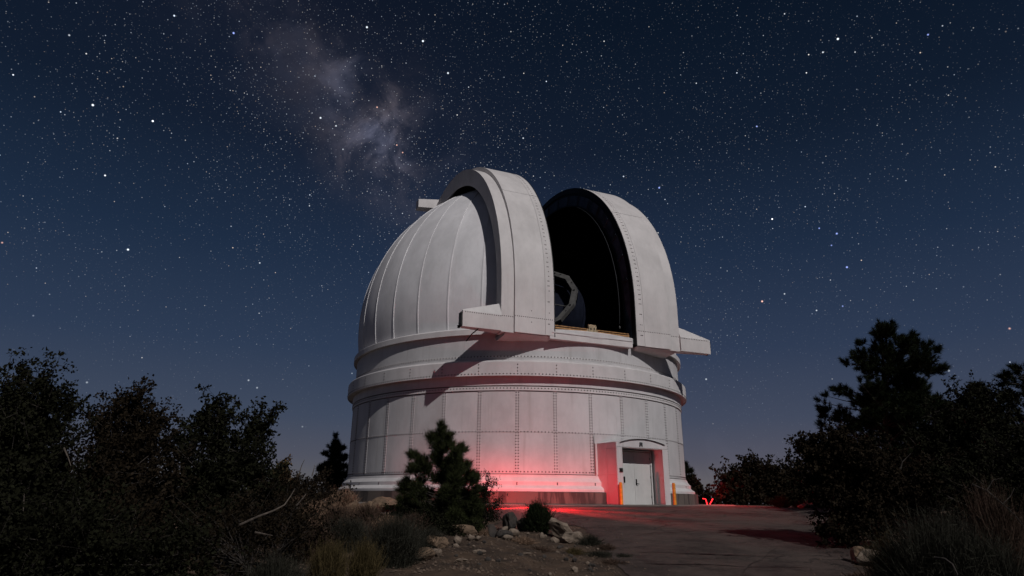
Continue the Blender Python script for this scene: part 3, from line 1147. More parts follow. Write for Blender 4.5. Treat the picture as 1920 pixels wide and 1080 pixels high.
tb.tube([tc_ - ax * q for q in (.26, .8, 2.0, 4.2)], [2.40, 2.47, 2.47, 2.47], 24, cap=False)
tb.tube([tc_ - ax * q for q in (.7, .72)], [2.40, 2.40], 24)
autosmooth(tb.obj('tube', M['tube'], TEL), 30)
mc = MB()
mc.tube([tc_ + vx * -.85 + ux * 1.05 - ax * .05, tc_ + vx * -.92 + ux * 1.75 - ax * .05], [.17, .10], 10)
mc.tube([tc_ + vx * -.85 + ux * .3 - ax * .05, tc_ + vx * -.85 + ux * 1.0 - ax * .05], [.22, .22], 10)
mc.obj('finder_scope', M['steel'], TEL)
pr = MB()
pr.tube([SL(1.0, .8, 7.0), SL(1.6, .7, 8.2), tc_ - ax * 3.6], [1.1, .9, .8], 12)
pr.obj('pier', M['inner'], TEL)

# ------------------------------------------------------------------ red lamp, light trail and added red lights


def red_light(kind, loc, power, color=(1.0, 0.03, 0.05), size=0.12, target=None, spot=1.0, blend=0.4, parent=None):
    l = bpy.data.lights.new('red_light_source', kind)  # serves the hooded lamp and the added lights without fixtures
    l.energy, l.color = power, color
    l.shadow_soft_size = size
    o = bpy.data.objects.new('red_light_source', l)
    COL.objects.link(o)
    o.location = loc
    if kind == 'SPOT':
        l.spot_size, l.spot_blend = spot, blend
        o.rotation_euler = (Vector(loc) - Vector(target)).to_track_quat('Z', 'Y').to_euler()
    return o


RED = emit_mat('glowing_red_lens', (1.0, 0.04, 0.06), 6.0)
LX, LY = 0.95, 25.9
lz = H0(LY)
lamp = empty('red_lamp', (LX, LY, lz), label='low hooded red floodlight on the asphalt behind the dark round bush, aimed at the wall', cat='lamp')
FL = lambda s, t, z: (t, s, z)
b = MB()
b.box(FL, -.12, -.02, -.20, .20, .03, .155)
b.obj('housing', M['dark'], lamp)
b = MB()
b.box(FL, -.018, -.002, -.17, .17, .04, .13)
b.obj('lens', RED, lamp)
b = MB()
b.hexa([FL(-.12, -.22, .160), FL(.22, -.45, .160), FL(.22, .45, .160), FL(-.12, .22, .160), FL(-.12, -.22, .170), FL(.22, -.45, .170), FL(.22, .45, .170), FL(-.12, .22, .170)])
b.obj('hood', M['dark'], lamp)
b = MB()
b.tube([(-.2, -.07, 0), (-.2, -.07, .12)], .012, 5)
b.tube([(.2, -.07, 0), (.2, -.07, .12)], .012, 5)
b.tube([(-.24, -.07, .01), (.24, -.07, .01)], .016, 5)
b.obj('stand', M['dark'], lamp)
RC = (1.0, 0.012, 0.020)
red_light('POINT', (LX - .05, LY + .03, lz + .075), 760, size=.035, color=RC)          # under the hood: lower wall
red_light('POINT', (LX, LY + .10, lz + .40), 250, size=.10, color=(1.0, .11, .13))                   # added bare point above the hood: broad red wash
red_light('SPOT', (LX + .1, LY + .03, lz + .08), 260, target=(4.3, 31.0, .9), spot=math.radians(44), blend=.9, size=.05, color=RC)
red_light('SPOT', (LX - .12, LY + .03, lz + .08), 600, target=(-2.2, 31.0, .8), spot=math.radians(62), blend=.9, size=.05, color=RC)
for tx, ty, pw in ((3.2, 24.9, 9500), (3.0, 23.7, 5000), (-1.3, 25.4, 7500), (3.6, 26.2, 4500)):       # added fixtureless beams that redden the asphalt
    red_light('SPOT', (LX, LY, lz + .32), pw, target=(tx, ty, H0(ty) - .26), spot=math.radians(27), blend=1.0, size=.22, color=RC)

# red light trail by the far bushes, modelled as a solid glowing V
VD = 37.6
vp = [at(x, y, VD) for x, y in ((1317.5, 935), (1323, 935.5), (1325, 943), (1327, 949))]
vq = [at(x, y, VD) for x, y in ((1331, 945.5), (1334, 940), (1336.5, 935))]
rt_ = empty('red_light_trail', (vp[-1].x, vp[-1].y, H(vp[-1].x, VD)), label='bent red light trail, modelled solid, forming a small glowing V beside the far footing', cat='lamp')
RT = emit_mat('red_trail_glow', (1.0, 0.03, 0.04), 1.6)
for pth in (vp, vq):
    b = MB()
    b.tube([p - Vector(rt_.location) for p in pth], [.028, .026, .034, .04][:len(pth)], 6)
    b.obj('glowing_trail', RT, rt_)
lp = (at(1340, 935, VD - .4).x, VD - .4, at(1340, 936, VD).z)
red_light('POINT', (lp[0], lp[1], .45), 18, color=(1, .02, .03), size=.1)
red_light('POINT', tuple(at(1341, 917, 41.6)), 60, color=(1, .03, .04), size=.1)  # added bare point that reddens the first far tree
# added red lamp in the first far tree, put there to redden the road
tp_ = Vector((at(1352, 900, 42.2).x, 42.2, at(1352, 906, 42.2).z))
tl = empty('added_red_tree_lamp', tp_, label='added red lamp in the far tree right of the building, put there to redden the road', cat='lamp')
b = MB()
b.tube([(0, 0, .02), (-.06, -.18, -.01), (-.07, -.22, -.012)], [.06, .09, .09], 10)
b.obj('housing', M['dark'], tl)
b = MB()
b.tube([(-.071, -.222, -.012), (-.073, -.23, -.013)], [.08, .08], 10)
b.obj('lens', M['dark'], tl)
red_light('SPOT', tp_ + Vector((-.05, -.29, -.02)), 2300, target=(8.8, 23.0, -.3), spot=math.radians(30), blend=.7, size=.08, color=RC)


# ------------------------------------------------------------------ rocks


def rock(px, dep, w, h, d, m, lab, seed, group=None, cat='rock', rz=0.0, tilt=0.0, sub=3, name='rock', sink=.25, x=None):
    rnd = random.Random(seed)
    bm = bmesh.new()
    bmesh.ops.create_icosphere(bm, subdivisions=sub, radius=1.0)
    planes = [(Vector((rnd.gauss(0, 1), rnd.gauss(0, 1), rnd.gauss(0, 1))).normalized(), rnd.uniform(.55, .85)) for _ in range(11)]
    off = Vector((seed * 1.7, seed * .3, 0))
    for v in bm.verts:
        c = v.co
        for n, k in planes:
            q = c.dot(n) - k
            if q > 0:
                c -= n * q
        c += c.normalized() * (0.14 * noise.noise(c * 1.8 + off) + 0.09 * noise.noise(c * 4.5 + off) + 0.04 * noise.noise(c * 11 + off))
        v.co = Vector((c.x * w / 1.5, c.y * d / 1.5, c.z * h / 1.5))
    R = Matrix.Rotation(tilt, 4, 'Y')
    bm.transform(R)
    zmin = min(v.co.z for v in bm.verts)
    bm.transform(Matrix.Translation((0, 0, -zmin - sink * h)))
    me = bpy.data.meshes.new(name)
    bm.to_mesh(me)
    bm.free()
    X = (at(px, 960, dep).x if x is None else x)
    o = link(name, me, M[m], label=lab, cat=cat, group=group)
    o.location = (X, dep, H(X, dep))
    o.rotation_euler = (0, 0, rz)
    return o


# ------------------------------------------------------------------ plants
rng = np.random.default_rng(7)


def rand_dirs(n, up=0.0):
    d = rng.normal(size=(n, 3))
    d[:, 2] += up
    return d / np.linalg.norm(d, axis=1)[:, None]


def leaf_quads(P, size, up=0.3, aspect=0.55):
    """small pointed leaves: diamond quads with random orientation"""
    n = len(P)
    L = rand_dirs(n, up) * (size * rng.uniform(.6, 1.3, (n, 1)))
    W = np.cross(L, rand_dirs(n))
    W /= np.linalg.norm(W, axis=1)[:, None] + 1e-9
    W *= (np.linalg.norm(L, axis=1) * aspect * .5)[:, None]
    mid = P + L * .5
    return np.stack([P, mid + W, P + L, mid - W], 1).reshape(-1, 3)


def bez(a, b, c, n):
    return [a * (1 - t) ** 2 + b * 2 * t * (1 - t) + c * t * t for t in [i / n for i in range(n + 1)]]


def shrub(name, label, cat, group, base, lobes, leaf=0.045, twigs=60, per=16, m='oak', spread=.07, seed=1, trunk_r=.05, shoots=.25, stems=1, barkm='bark', up=.3, hollow=.22, dens=.32):
    """lobes: world positions (x,y,z) and radii (rx,rz)"""
    global rng
    rng = np.random.default_rng(seed)
    rnd = random.Random(seed)
    bx, by = base
    bz = H(bx, by) - .04
    root = empty(name, (bx, by, bz), label=label, cat=cat, group=group)
    O = Vector((bx, by, bz))
    wood = MB()
    P = []
    for (x, y, z, rx, rz) in lobes:
        c = Vector((x, y, z)) - O
        st = Vector((rnd.uniform(-.15, .15) * stems, rnd.uniform(-.15, .15) * stems, 0))
        mid = st.lerp(c, .5) + Vector((rnd.uniform(-.25, .25) * rx, rnd.uniform(-.25, .25) * rx, .15 * rz))
        limb = bez(st, mid, c, 7)
        wood.tube(limb, [trunk_r * (1 - .75 * i / 7) for i in range(8)], 6)
        nt = max(7, int(twigs * rx * rz * dens))
        for q in range(nt):
            d = Vector((rnd.gauss(0, 1), rnd.gauss(0, 1), rnd.gauss(0.15, 1))).normalized()
            r = (rnd.uniform(hollow, 1.0) ** .5) * (1.0 + 1.1 * noise.noise(d * 1.9 + Vector((seed + x * 3, z, 0))))
            e = c + Vector((d.x * rx * r, d.y * rx * r, d.z * rz * r))
            if rnd.random() < shoots and d.z > -.1:
                k_ = rnd.uniform(.15, .75)
                e += Vector((d.x * .9 * k_ * rx, 0, k_ * rz))
            s0 = limb[rnd.randint(3, 7)]
            m_ = s0.lerp(e, .55) + Vector((rnd.uniform(-.1, .1), rnd.uniform(-.1, .1), rnd.uniform(-.05, .2))) * rx
            tw = bez(s0, m_, e, 4)
            wood.tube(tw, [trunk_r * .20, trunk_r * .16, trunk_r * .12, trunk_r * .09, trunk_r * .05], 3, cap=False)
            pts_ = [tw[4], tw[3].lerp(tw[4], .35)] + ([tw[2].lerp(tw[3], rnd.random())] if rnd.random() < .6 else [])
            for _ in range(rnd.randint(1, 3)):          # side sprigs with their own tuft of leaves
                b0 = tw[2].lerp(tw[4], rnd.random())
                e2 = b0 + Vector((rnd.gauss(0, 1), rnd.gauss(0, 1), rnd.gauss(.5, .8))) * spread * 2.0
                wood.tube([b0, e2], [trunk_r * .07, trunk_r * .04], 3, cap=False)
                pts_.append(e2)
            for pc in pts_:
                n_ = int(per * rnd.uniform(.5, 1.3))
                P.append(np.array(pc) + rng.normal(size=(n_, 3)) * spread * rnd.uniform(.35, .8))
    P = np.concatenate(P)
    wood.obj('trunk', M[barkm], root)
    link('crown', np_mesh('crown', leaf_quads(P, leaf * 1.4, up, .62), 4), M[m], root)
    return root


def needles(P, D, ln, n, w, spread=.75):
    """tufts: P tuft centres, D their directions"""
    k = len(P)
    Pn = np.repeat(P, n, 0)
    Dn = np.repeat(D, n, 0)
    d = Dn + rng.normal(size=Pn.shape) * spread
    d /= np.linalg.norm(d, axis=1)[:, None]
    Pn = Pn - Dn * rng.uniform(0, ln * .9, (k * n, 1))
    L = d * ln * rng.uniform(.65, 1.15, (k * n, 1))
    W = np.cross(L, rand_dirs(k * n))
    W /= np.linalg.norm(W, axis=1)[:, None] + 1e-9
    W *= w * .5
    return np.stack([Pn - W, Pn + W, Pn + L], 1).reshape(-1, 3)


def pine(name, label, cat, group, base, height, prof, step=.42, nb=5, ln=.17, nn=34, w=.012, m='pine', seed=1, trunk_r=.1, z0=.08, sub=3, z_base=None, lean=(0, 0), tuftgap=.22, rise=.35, droop=0.0, cull=None, only=None):
    global rng
    rng = np.random.default_rng(seed)
    rnd = random.Random(seed)
    bx, by = base
    bz = H(bx, by) - .05 if z_base is None else z_base
    root = empty(name, (bx, by, bz), label=label, cat=cat, group=group)
    wood = MB()
    tr = [Vector((lean[0] * (t ** 1.5) + .06 * math.sin(5 * t + seed), lean[1] * t, height * t)) for t in [i / 12 for i in range(13)]]

    def tp(t):
        i = min(11, int(t * 12))
        return tr[i].lerp(tr[i + 1], t * 12 - i)
    wood.tube(tr, [trunk_r * (1 - .93 * i / 12) + .008 for i in range(13)], 8)
    P, D = [], []
    z = z0 * height
    a0 = rnd.uniform(0, 6)
    while z < height * .97:
        t = z / height
        k = nb if t < .85 else max(3, nb - 2)
        for i in range(k):
            a0 += 2 * PI / k + rnd.uniform(-.35, .35)
            L = prof(t, a0 % (2 * PI)) * rnd.uniform(.58, 1.15)
            if L < .08:
                continue
            o = tp(min(1, t + rnd.uniform(-.02, .02)))
            dr = Vector((math.cos(a0), math.sin(a0), 0))
            r_ = rise + .22 * t ** 2
            mid = o + dr * L * .55 + Vector((0, 0, L * (r_ * .25 - droop)))
            e = o + dr * L + Vector((0, 0, L * (r_ - droop)))
            br = bez(o, mid, e, 6)
            rr = trunk_r * .32 * (1 - .6 * t) * min(1, L)
            wood.tube(br, [max(.006, rr * (1 - .8 * j / 6)) for j in range(7)], 4, cap=False)
            n_t = max(2, int(L * .62 / tuftgap))
            for j in range(n_t + 1):
                u = .38 + .62 * j / max(1, n_t)
                q = min(5, int(u * 6))
                p = br[q].lerp(br[q + 1], u * 6 - q)
                dd = (br[min(6, q + 1)] - br[q]).normalized()
                P.append(p)
                D.append((dd + Vector((0, 0, .35))).normalized())
                for s_ in range(sub):
                    side = dr.cross(Vector((0, 0, 1))) * rnd.choice((-1, 1))
                    ll = L * rnd.uniform(.12, .34) * (1.15 - .5 * u)
                    v = (dd * .7 + side * rnd.uniform(.5, 1.1) + Vector((0, 0, rnd.uniform(0, .5)))).normalized()
                    pe = p + v * ll
                    wood.tube([p, p.lerp(pe, .5), pe], [.006, .005, .004], 3, cap=False)
                    P.append(pe)
                    D.append((v + Vector((0, 0, .4))).normalized())
                    if ll > tuftgap:
                        P.append(p.lerp(pe, .55))
                        D.append(v)
        z += step * rnd.uniform(.75, 1.2) * (1 - .35 * t)
    for t in (.93, .96, .985, 1.0):
        P.append(tp(min(.999, t)))
        D.append(Vector((rnd.uniform(-.2, .2), 0, 1)))
    wood.obj('trunk', M['bark'], root)
    link('crown', np_mesh('crown', needles(np.array(P), np.array(D), ln, nn, w), 3), M[m], root)
    return root


def clump_pine(name, label, cat, group, px0, d, clumps, ln=.2, nn=46, w=.012, m='pine', seed=1, trunk_r=.1, top=None, gap=.15, back=1.0, zb=None, rk=1.0):
    """pine whose foliage sits in rounded clumps at limb ends; clumps: (px, py, radius px) at the tree's own distance"""
    global rng
    rng = np.random.default_rng(seed)
    rnd = random.Random(seed)
    bx = X(px0, d)
    bz = H(bx, d) - .05 if zb is None else zb
    root = empty(name, (bx, d, bz), label=label, cat=cat, group=group)
    O = Vector((bx, d, bz))
    wood = MB()
    tp_ = at(top[0], top[1], d) - O
    tr = [Vector((tp_.x * t ** 1.4 + .05 * math.sin(6 * t + seed) * (1 - t), 0, tp_.z * t)) for t in [i / 12 for i in range(13)]]
    wood.tube(tr, [trunk_r * (1 - .93 * i / 12) + .006 for i in range(13)], 8)
    P, D = [], []
    L = []
    for (px, py, r) in clumps:
        p = at(px, py, d) - O
        L.append((p, rk * r * (p + O).length / 1252))
    base = list(L)
    for p, r in base:       # give the crown its depth: the same kind of clump in front and behind
        t = max(0, min(1, p.z / tp_.z))
        axx = tr[int(t * 12)].x
        wid = max([abs(q.x - axx) + rr for q, rr in base if abs(q.z - p.z) < .12 * tp_.z])
        half = math.sqrt(max(0, wid * wid - (p.x - axx) ** 2))
        p.y = rnd.uniform(-.6, .6) * half * .6
        for s_ in (-1, 1):
            if rnd.random() < .62 * back and half > r:
                L.append((Vector((p.x + rnd.uniform(-.3, .3) * r, s_ * rnd.uniform(.5, .95) * half, p.z - rnd.uniform(.0, .5) * r)), r * rnd.uniform(.7, 1.0)))
    for p, r in L:
        t = max(.04, min(.96, (p.z - .30 * math.hypot(p.x, p.y) - .3 * r) / tp_.z))
        i = min(11, int(t * 12))
        o = tr[i].lerp(tr[i + 1], t * 12 - i)
        mid = o.lerp(p, .55) - Vector((0, 0, .10 * (p - o).length))
        br = bez(o, mid, p, 6)
        rr = trunk_r * .30 * (1 - .6 * t)
        wood.tube(br, [max(.006, rr * (1 - .75 * j / 6)) for j in range(7)], 4, cap=False)
        out = (p - o)
        out = out.normalized() if out.length > .05 else Vector((0, 0, 1))
        n_ = max(5, int((r / gap) ** 2 * 4.6))
        for q in range(n_):
            v = Vector((rnd.gauss(0, 1), rnd.gauss(0, 1), rnd.gauss(.25, .8))).normalized()
            e = p + v * r * (rnd.uniform(.25, 1) ** .6) * .8 - out * r * .25
            wood.tube([p - out * r * .6, e], [.007, .004], 3, cap=False)
            P.append(e)
            D.append((v * .8 + out * .5 + Vector((0, 0, .55))).normalized())
    for t in (.9, .95, .985):
        P.append(tr[11].lerp(tr[12], (t - .88) / .12))
        D.append(Vector((0, 0, 1)))
    wood.obj('trunk', M['bark'], root)
    link('crown', np_mesh('crown', needles(np.array(P), np.array(D), ln, nn, w, .62), 3), M[m], root)
    return root


def brush(name, label, cat, group, x, y, rad, hgt, n, m, seed, w=.008, spread=1.0, curl=.3, tips=3, wood=None):
    """sagebrush, rabbitbrush, grass clumps: fine stems rising from a small foot"""
    global rng
    rng = np.random.default_rng(seed)
    base = rng.normal(size=(n, 3)) * rad * .16
    base[:, 2] = 0
    az = rng.uniform(0, 2 * PI, n)
    tilt = np.abs(rng.normal(0, .55, n)) * spread
    tilt = np.minimum(tilt, 1.35)
    lob = 1 + .22 * np.sin(az * 3 + seed) + .14 * np.sin(az * 7 + seed * 2)
    L = rng.uniform(.5, 1.0, n) ** .6 * lob
    d = np.stack([np.cos(az) * np.sin(tilt) * rad, np.sin(az) * np.sin(tilt) * rad, np.cos(tilt) * hgt], 1) * L[:, None]
    tip = base + d
    mid = base + d * .55 + np.stack([np.zeros(n), np.zeros(n), np.full(n, hgt * .12 * curl)], 1)
    W = np.cross(d, rand_dirs(n))
    W /= np.linalg.norm(W, axis=1)[:, None] + 1e-9
    W *= w * .5
    t1 = np.stack([base - W, base + W, mid], 1)
    t2 = np.stack([mid - W, mid + W, tip], 1)
    arr = [t1.reshape(-1, 3), t2.reshape(-1, 3)]
    for _ in range(tips):
        u = rng.uniform(.35, 1, (n, 1))
        p = np.where(u < .55, base + (mid - base) * u / .55, mid + (tip - mid) * (u - .55) / .45)
        e = p + (rand_dirs(n, .9) * .17 * math.sqrt(rad * hgt)) * rng.uniform(.4, 1, (n, 1))
        arr.append(np.stack([p - W * .9, p + W * .9, e], 1).reshape(-1, 3))
    o = link(name, np_mesh(name, np.concatenate(arr), 3), M[m], label=label, cat=cat, group=group)
    o.location = (x, y, H(x, y) - .03)
    return o


def X(px, d, py=950):
    return at(px, py, d).x


def lob(px, py, d, rpx, rpy, dd=0.0):
    """a crown lobe: centre pixel and radii at its own distance"""
    p = at(px, py, d + dd)
    k = p.length / 1252
    return (p.x, p.y, p.z, rpx * k, rpy * k)


# ---- left: tall scrub in the foreground
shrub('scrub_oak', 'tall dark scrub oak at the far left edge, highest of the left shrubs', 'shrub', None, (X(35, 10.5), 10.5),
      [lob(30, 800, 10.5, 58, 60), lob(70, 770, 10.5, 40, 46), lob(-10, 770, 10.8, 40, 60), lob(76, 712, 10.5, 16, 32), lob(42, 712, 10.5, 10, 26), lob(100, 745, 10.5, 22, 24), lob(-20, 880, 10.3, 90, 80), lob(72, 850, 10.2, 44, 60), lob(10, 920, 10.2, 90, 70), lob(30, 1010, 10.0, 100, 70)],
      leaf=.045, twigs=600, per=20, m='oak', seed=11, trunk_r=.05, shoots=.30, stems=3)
shrub('scrub_oak', 'dark reddish scrub oak with upright shoots, second shrub from the left edge', 'shrub', None, (X(225, 11.5), 11.5),
      [lob(240, 810, 11.5, 58, 42), lob(200, 780, 11.6, 26, 26), lob(262, 765, 11.5, 30, 28), lob(238, 760, 11.5, 10, 22), lob(292, 785, 11.8, 20, 24), lob(195, 870, 11.3, 50, 44), lob(262, 880, 11.3, 60, 50), lob(220, 950, 11.0, 90, 60), lob(200, 1030, 10.5, 110, 60)],
      leaf=.045, twigs=600, per=20, m='oak2', seed=12, trunk_r=.05, shoots=.40, stems=3)
shrub('mountain_mahogany', 'open dark shrub with spreading pale branches, third from the left edge', 'shrub', None, (X(400, 12.5), 12.5),
      [lob(400, 795, 12.5, 36, 30), lob(378, 772, 12.5, 20, 18), lob(412, 760, 12.5, 22, 14), lob(446, 830, 12.5, 54, 34), lob(472, 790, 12.6, 16, 22), lob(512, 775, 12.7, 20, 10), lob(490, 805, 12.6, 14, 12), lob(350, 840, 12.4, 40, 34), lob(410, 895, 12.0, 70, 46), lob(478, 880, 12.3, 36, 36), lob(340, 940, 12, 80, 60), lob(440, 975, 11.6, 90, 56)],
      leaf=.05, twigs=520, per=20, m='oak', seed=13, trunk_r=.05, shoots=.30, stems=2)
shrub('scrub_oak', 'low dark scrub oak filling the bottom left corner of the slope', 'shrub', None, (X(90, 7.6), 7.6),
      [lob(40, 1010, 7.6, 120, 70), lob(170, 1040, 7.6, 110, 70), lob(300, 1060, 7.8, 110, 65), lob(-40, 1060, 7.6, 100, 80)],
      leaf=.035, twigs=560, per=20, m='oak', seed=14, trunk_r=.03, stems=3)
shrub('scrub_oak', 'low tangled dark shrub under the pale bent branch', 'shrub', None, (X(480, 10.2), 10.2),
      [lob(430, 1020, 10.2, 110, 70), lob(540, 1010, 10.4, 80, 60), lob(490, 960, 11, 70, 45), lob(560, 950, 12, 60, 40)],
      leaf=.035, twigs=420, per=16, m='oak2', seed=15, trunk_r=.03, stems=3, spread=.06)


def deadbranch(pts, r, lab, side=()):
    ps = [at(*p) for p in pts]
    o0 = ps[0]
    b = MB()
    q = [p - o0 for p in ps]
    b.tube(q, [r * (1 - .7 * i / (len(q) - 1)) for i in range(len(q))], 6)
    for s_ in side:
        sp_ = [at(*p) - o0 for p in s_]
        b.tube(sp_, [r * .6 * (1 - .6 * i / (len(sp_) - 1)) for i in range(len(sp_))], 5)
    o = b.obj('dead_branch', M['bark' if pts[0][0] > 1600 else 'deadw'], label=lab, cat='branch')
    o.location = o0


deadbranch([(450, 984, 9.6), (485, 968, 9.6), (512, 958, 9.7), (533, 947, 9.8), (545, 930, 9.9), (553, 916, 10)], .017, 'long pale dead branch bent upward out of the low left scrub')
deadbranch([(556, 948, 9.8), (566, 936, 9.8), (574, 926, 9.9)], .012, 'short pale twig right of the long bent dead branch')
deadbranch([(478, 998, 9.0), (495, 1001, 9.0), (511, 1004, 9.0)], .013, 'short pale stick lying level below the long bent branch')
deadbranch([(120, 840, 9.9), (128, 858, 9.8), (133, 874, 9.8)], .014, 'grey dead stick showing between the two leftmost shrubs')
deadbranch([(40, 975, 9.3), (44, 950, 9.3), (46, 918, 9.3)], .014, 'upright grey dead stem in the dark corner scrub')
deadbranch([(558, 896, 15), (562, 884, 15), (566, 872, 15), (571, 862, 15)], .016, 'thin bare twig sticking up left of the small far pine')
deadbranch([(585, 892, 15), (588, 882, 15), (590, 872, 15)], .016, 'thin bare twig just left of the small far pine')
deadbranch([(250, 878, 10.9), (262, 868, 10.9), (278, 855, 10.9)], .012, 'pale slanting twig in front of the second shrub')

# ---- behind on the left
clump_pine('pine_tree', 'small dark pine left of the wall, partly hidden by the curved base', 'pine tree', None, 628, 44,
           [(630, 816, 6), (631, 828, 9), (622, 835, 6), (640, 838, 7), (630, 845, 12), (618, 855, 8), (642, 856, 9), (628, 868, 14), (609, 849, 5), (612, 870, 8), (646, 872, 8), (652, 855, 5), (600, 875, 7), (596, 880, 6), (615, 885, 14), (635, 888, 16), (650, 890, 8), (605, 895, 8), (622, 905, 16), (640, 908, 14), (620, 925, 18), (645, 925, 16)],
           ln=.28, nn=30, w=.035, m='pinefar', seed=21, trunk_r=.12, top=(630, 814), gap=.16, zb=-1.2)
shrub('juniper', 'small rounded cone of green juniper between the left scrub and the small pine', 'shrub', None, (X(530, 24), 24),
      [lob(530, 915, 24, 22, 22), lob(530, 890, 24, 15, 20), lob(531, 874, 24, 9, 11)], leaf=.07, twigs=420, per=16, m='grass', seed=22, shoots=.1)
shrub('red_scrub', 'dull reddish scrub on the left slope below the small juniper', 'shrub', None, (X(545, 19), 19),
      [lob(520, 930, 19, 45, 30), lob(575, 915, 19, 40, 24), lob(610, 925, 19.5, 28, 22), lob(480, 915, 18.5, 30, 26)], leaf=.05, twigs=420, per=14, m='oak2', seed=23, shoots=.3)
for i, (px, d, r_, h_, lab) in enumerate([
        (642, 23.5, .80, .80, 'tan rabbitbrush mound against the left foot of the wall'),
        (600, 20.5, .75, .75, 'tan rabbitbrush mound left of the one by the wall'),
        (665, 20.0, .70, .60, 'low brown brush just left of the tan boulder'),
        (690, 17.5, .60, .55, 'brown dead brush in front of the tilted tan slab rock'),
        (640, 16.5, .65, .60, 'greyish brown brush below the rabbitbrush mounds'),
        (570, 18.0, .75, .75, 'brown brush mound right of the reddish scrub'),
        (620, 18.6, .55, .62, 'small brown brush mound above the greyish brush'),
        (730, 15.2, .55, .50, 'brown brush between the tilted slab and the large sagebrush'),
        (775, 16.2, .50, .45, 'brown brush under the left side of the young pine'),
        (680, 14.6, .60, .50, 'brown brush just above the large grey sagebrush')]):
    brush('rabbitbrush', lab, 'bush', None, X(px, d), d, r_, h_, 2200, 'dry' if i in (0, 1, 2, 5, 6, 7) else 'deadb', 30 + i, w=.014)
for i, (px, d, w_, h_, dd, m_, lab, tl) in enumerate([
        (722, 24.2, .84, .50, .7, 'rock2', 'broad domed tan boulder at the left foot of the wall', 0),
        (692, 21.0, .52, .52, .5, 'rock2', 'tilted tan slab rock below the broad domed boulder', -.5),
        (662, 22.5, .40, .45, .4, 'rock2', 'small tan rock on the left flank of the domed boulder', .2),
        (752, 21.5, .45, .38, .5, 'rock2', 'tan rock half hidden behind the left foot of the young pine', .2),
        (778, 21.0, .50, .36, .4, 'rock2', 'knobbly tan rock under the left branches of the young pine', 0),
        (755, 19.2, .34, .30, .4, 'rock2', 'small leaning tan rock left of the young pine trunk', .5),
        (650, 14.5, .55, .25, .4, 'rock2', 'low brown rock in the brush beneath the tilted slab', 0)]):
    rock(px, d, w_, h_, dd, m_, lab, 40 + i, tilt=tl, sink=.12)

# ---- the young pine in the middle and its neighbours
clump_pine('young_pine', 'bushy young pine standing in front of the red lit wall', 'pine tree', None, 829, 17.5,
           [(827, 795, 10), (824, 807, 15), (809, 816, 12), (842, 816, 12), (824, 834, 20), (846, 831, 11), (868, 837, 9), (861, 849, 15), (818, 855, 18), (773, 850, 10), (785, 858, 13), (791, 873, 17), (776, 878, 13), (838, 867, 20), (862, 873, 19), (881, 870, 10), (886, 887, 16), (838, 890, 20), (811, 893, 14), (761, 902, 11), (758, 914, 13), (783, 899, 15),
            (866, 902, 20), (893, 899, 12), (794, 920, 17), (773, 926, 14), (758, 935, 13), (840, 919, 20), (823, 938, 22), (862, 926, 21), (884, 925, 15), (779, 946, 18), (799, 952, 19), (846, 950, 25), (868, 952, 23), (824, 967, 28), (853, 975, 28), (797, 969, 24), (833, 992, 28), (862, 997, 24), (770, 965, 16), (805, 992, 22), (752, 948, 10), (893, 940, 14), (900, 955, 14), (890, 975, 20), (752, 975, 14), (900, 912, 9), (775, 990, 18), (895, 1000, 18)],
           ln=.175, nn=42, w=.0090, m='pineyoung', seed=55, trunk_r=.055, top=(827, 790), gap=.10, rk=1.2)
shrub('red_edged_shrub', 'upright twiggy shrub right of the young pine, outlined by red light', 'shrub', None, (X(893, 17.8), 17.8),
      [lob(885, 975, 17.8, 40, 34), lob(902, 945, 17.8, 16, 20), lob(912, 920, 17.8, 8, 16), lob(928, 904, 17.8, 9, 7), lob(915, 898, 17.8, 4, 8), lob(893, 925, 17.7, 7, 12), lob(850, 1000, 17, 45, 28), lob(922, 965, 17.8, 16, 14), lob(932, 945, 17.8, 7, 9)],
      leaf=.03, twigs=1900, per=8, m='oak', seed=56, trunk_r=.022, shoots=.7, spread=.04, up=.8)
shrub('low_shrub', 'dense dark low shrub under the young pine', 'shrub', None, (X(800, 16.6), 16.6),
      [lob(790, 1005, 16.6, 45, 32), lob(840, 1020, 16.4, 45, 24), lob(755, 985, 17, 32, 28)],
      leaf=.04, twigs=2600, per=16, m='oak', seed=57, trunk_r=.02)
brush('low_shrub', 'round dark bush on the road edge in front of the hidden red lamp', 'bush', None, X(1008, 18.6), 18.6, .52, .72, 5200, 'pine', 58, w=.014, spread=1.1, tips=4)
rock(957, 19.3, .36, .48, .4, 'rock3', 'dark upright rock silhouetted against the red glow', 60, tilt=.15, sink=.1)
rock(982, 19.0, .42, .40, .4, 'rock3', 'grey rock between the dark upright rock and the round bush', 61, tilt=.5, sink=.15)

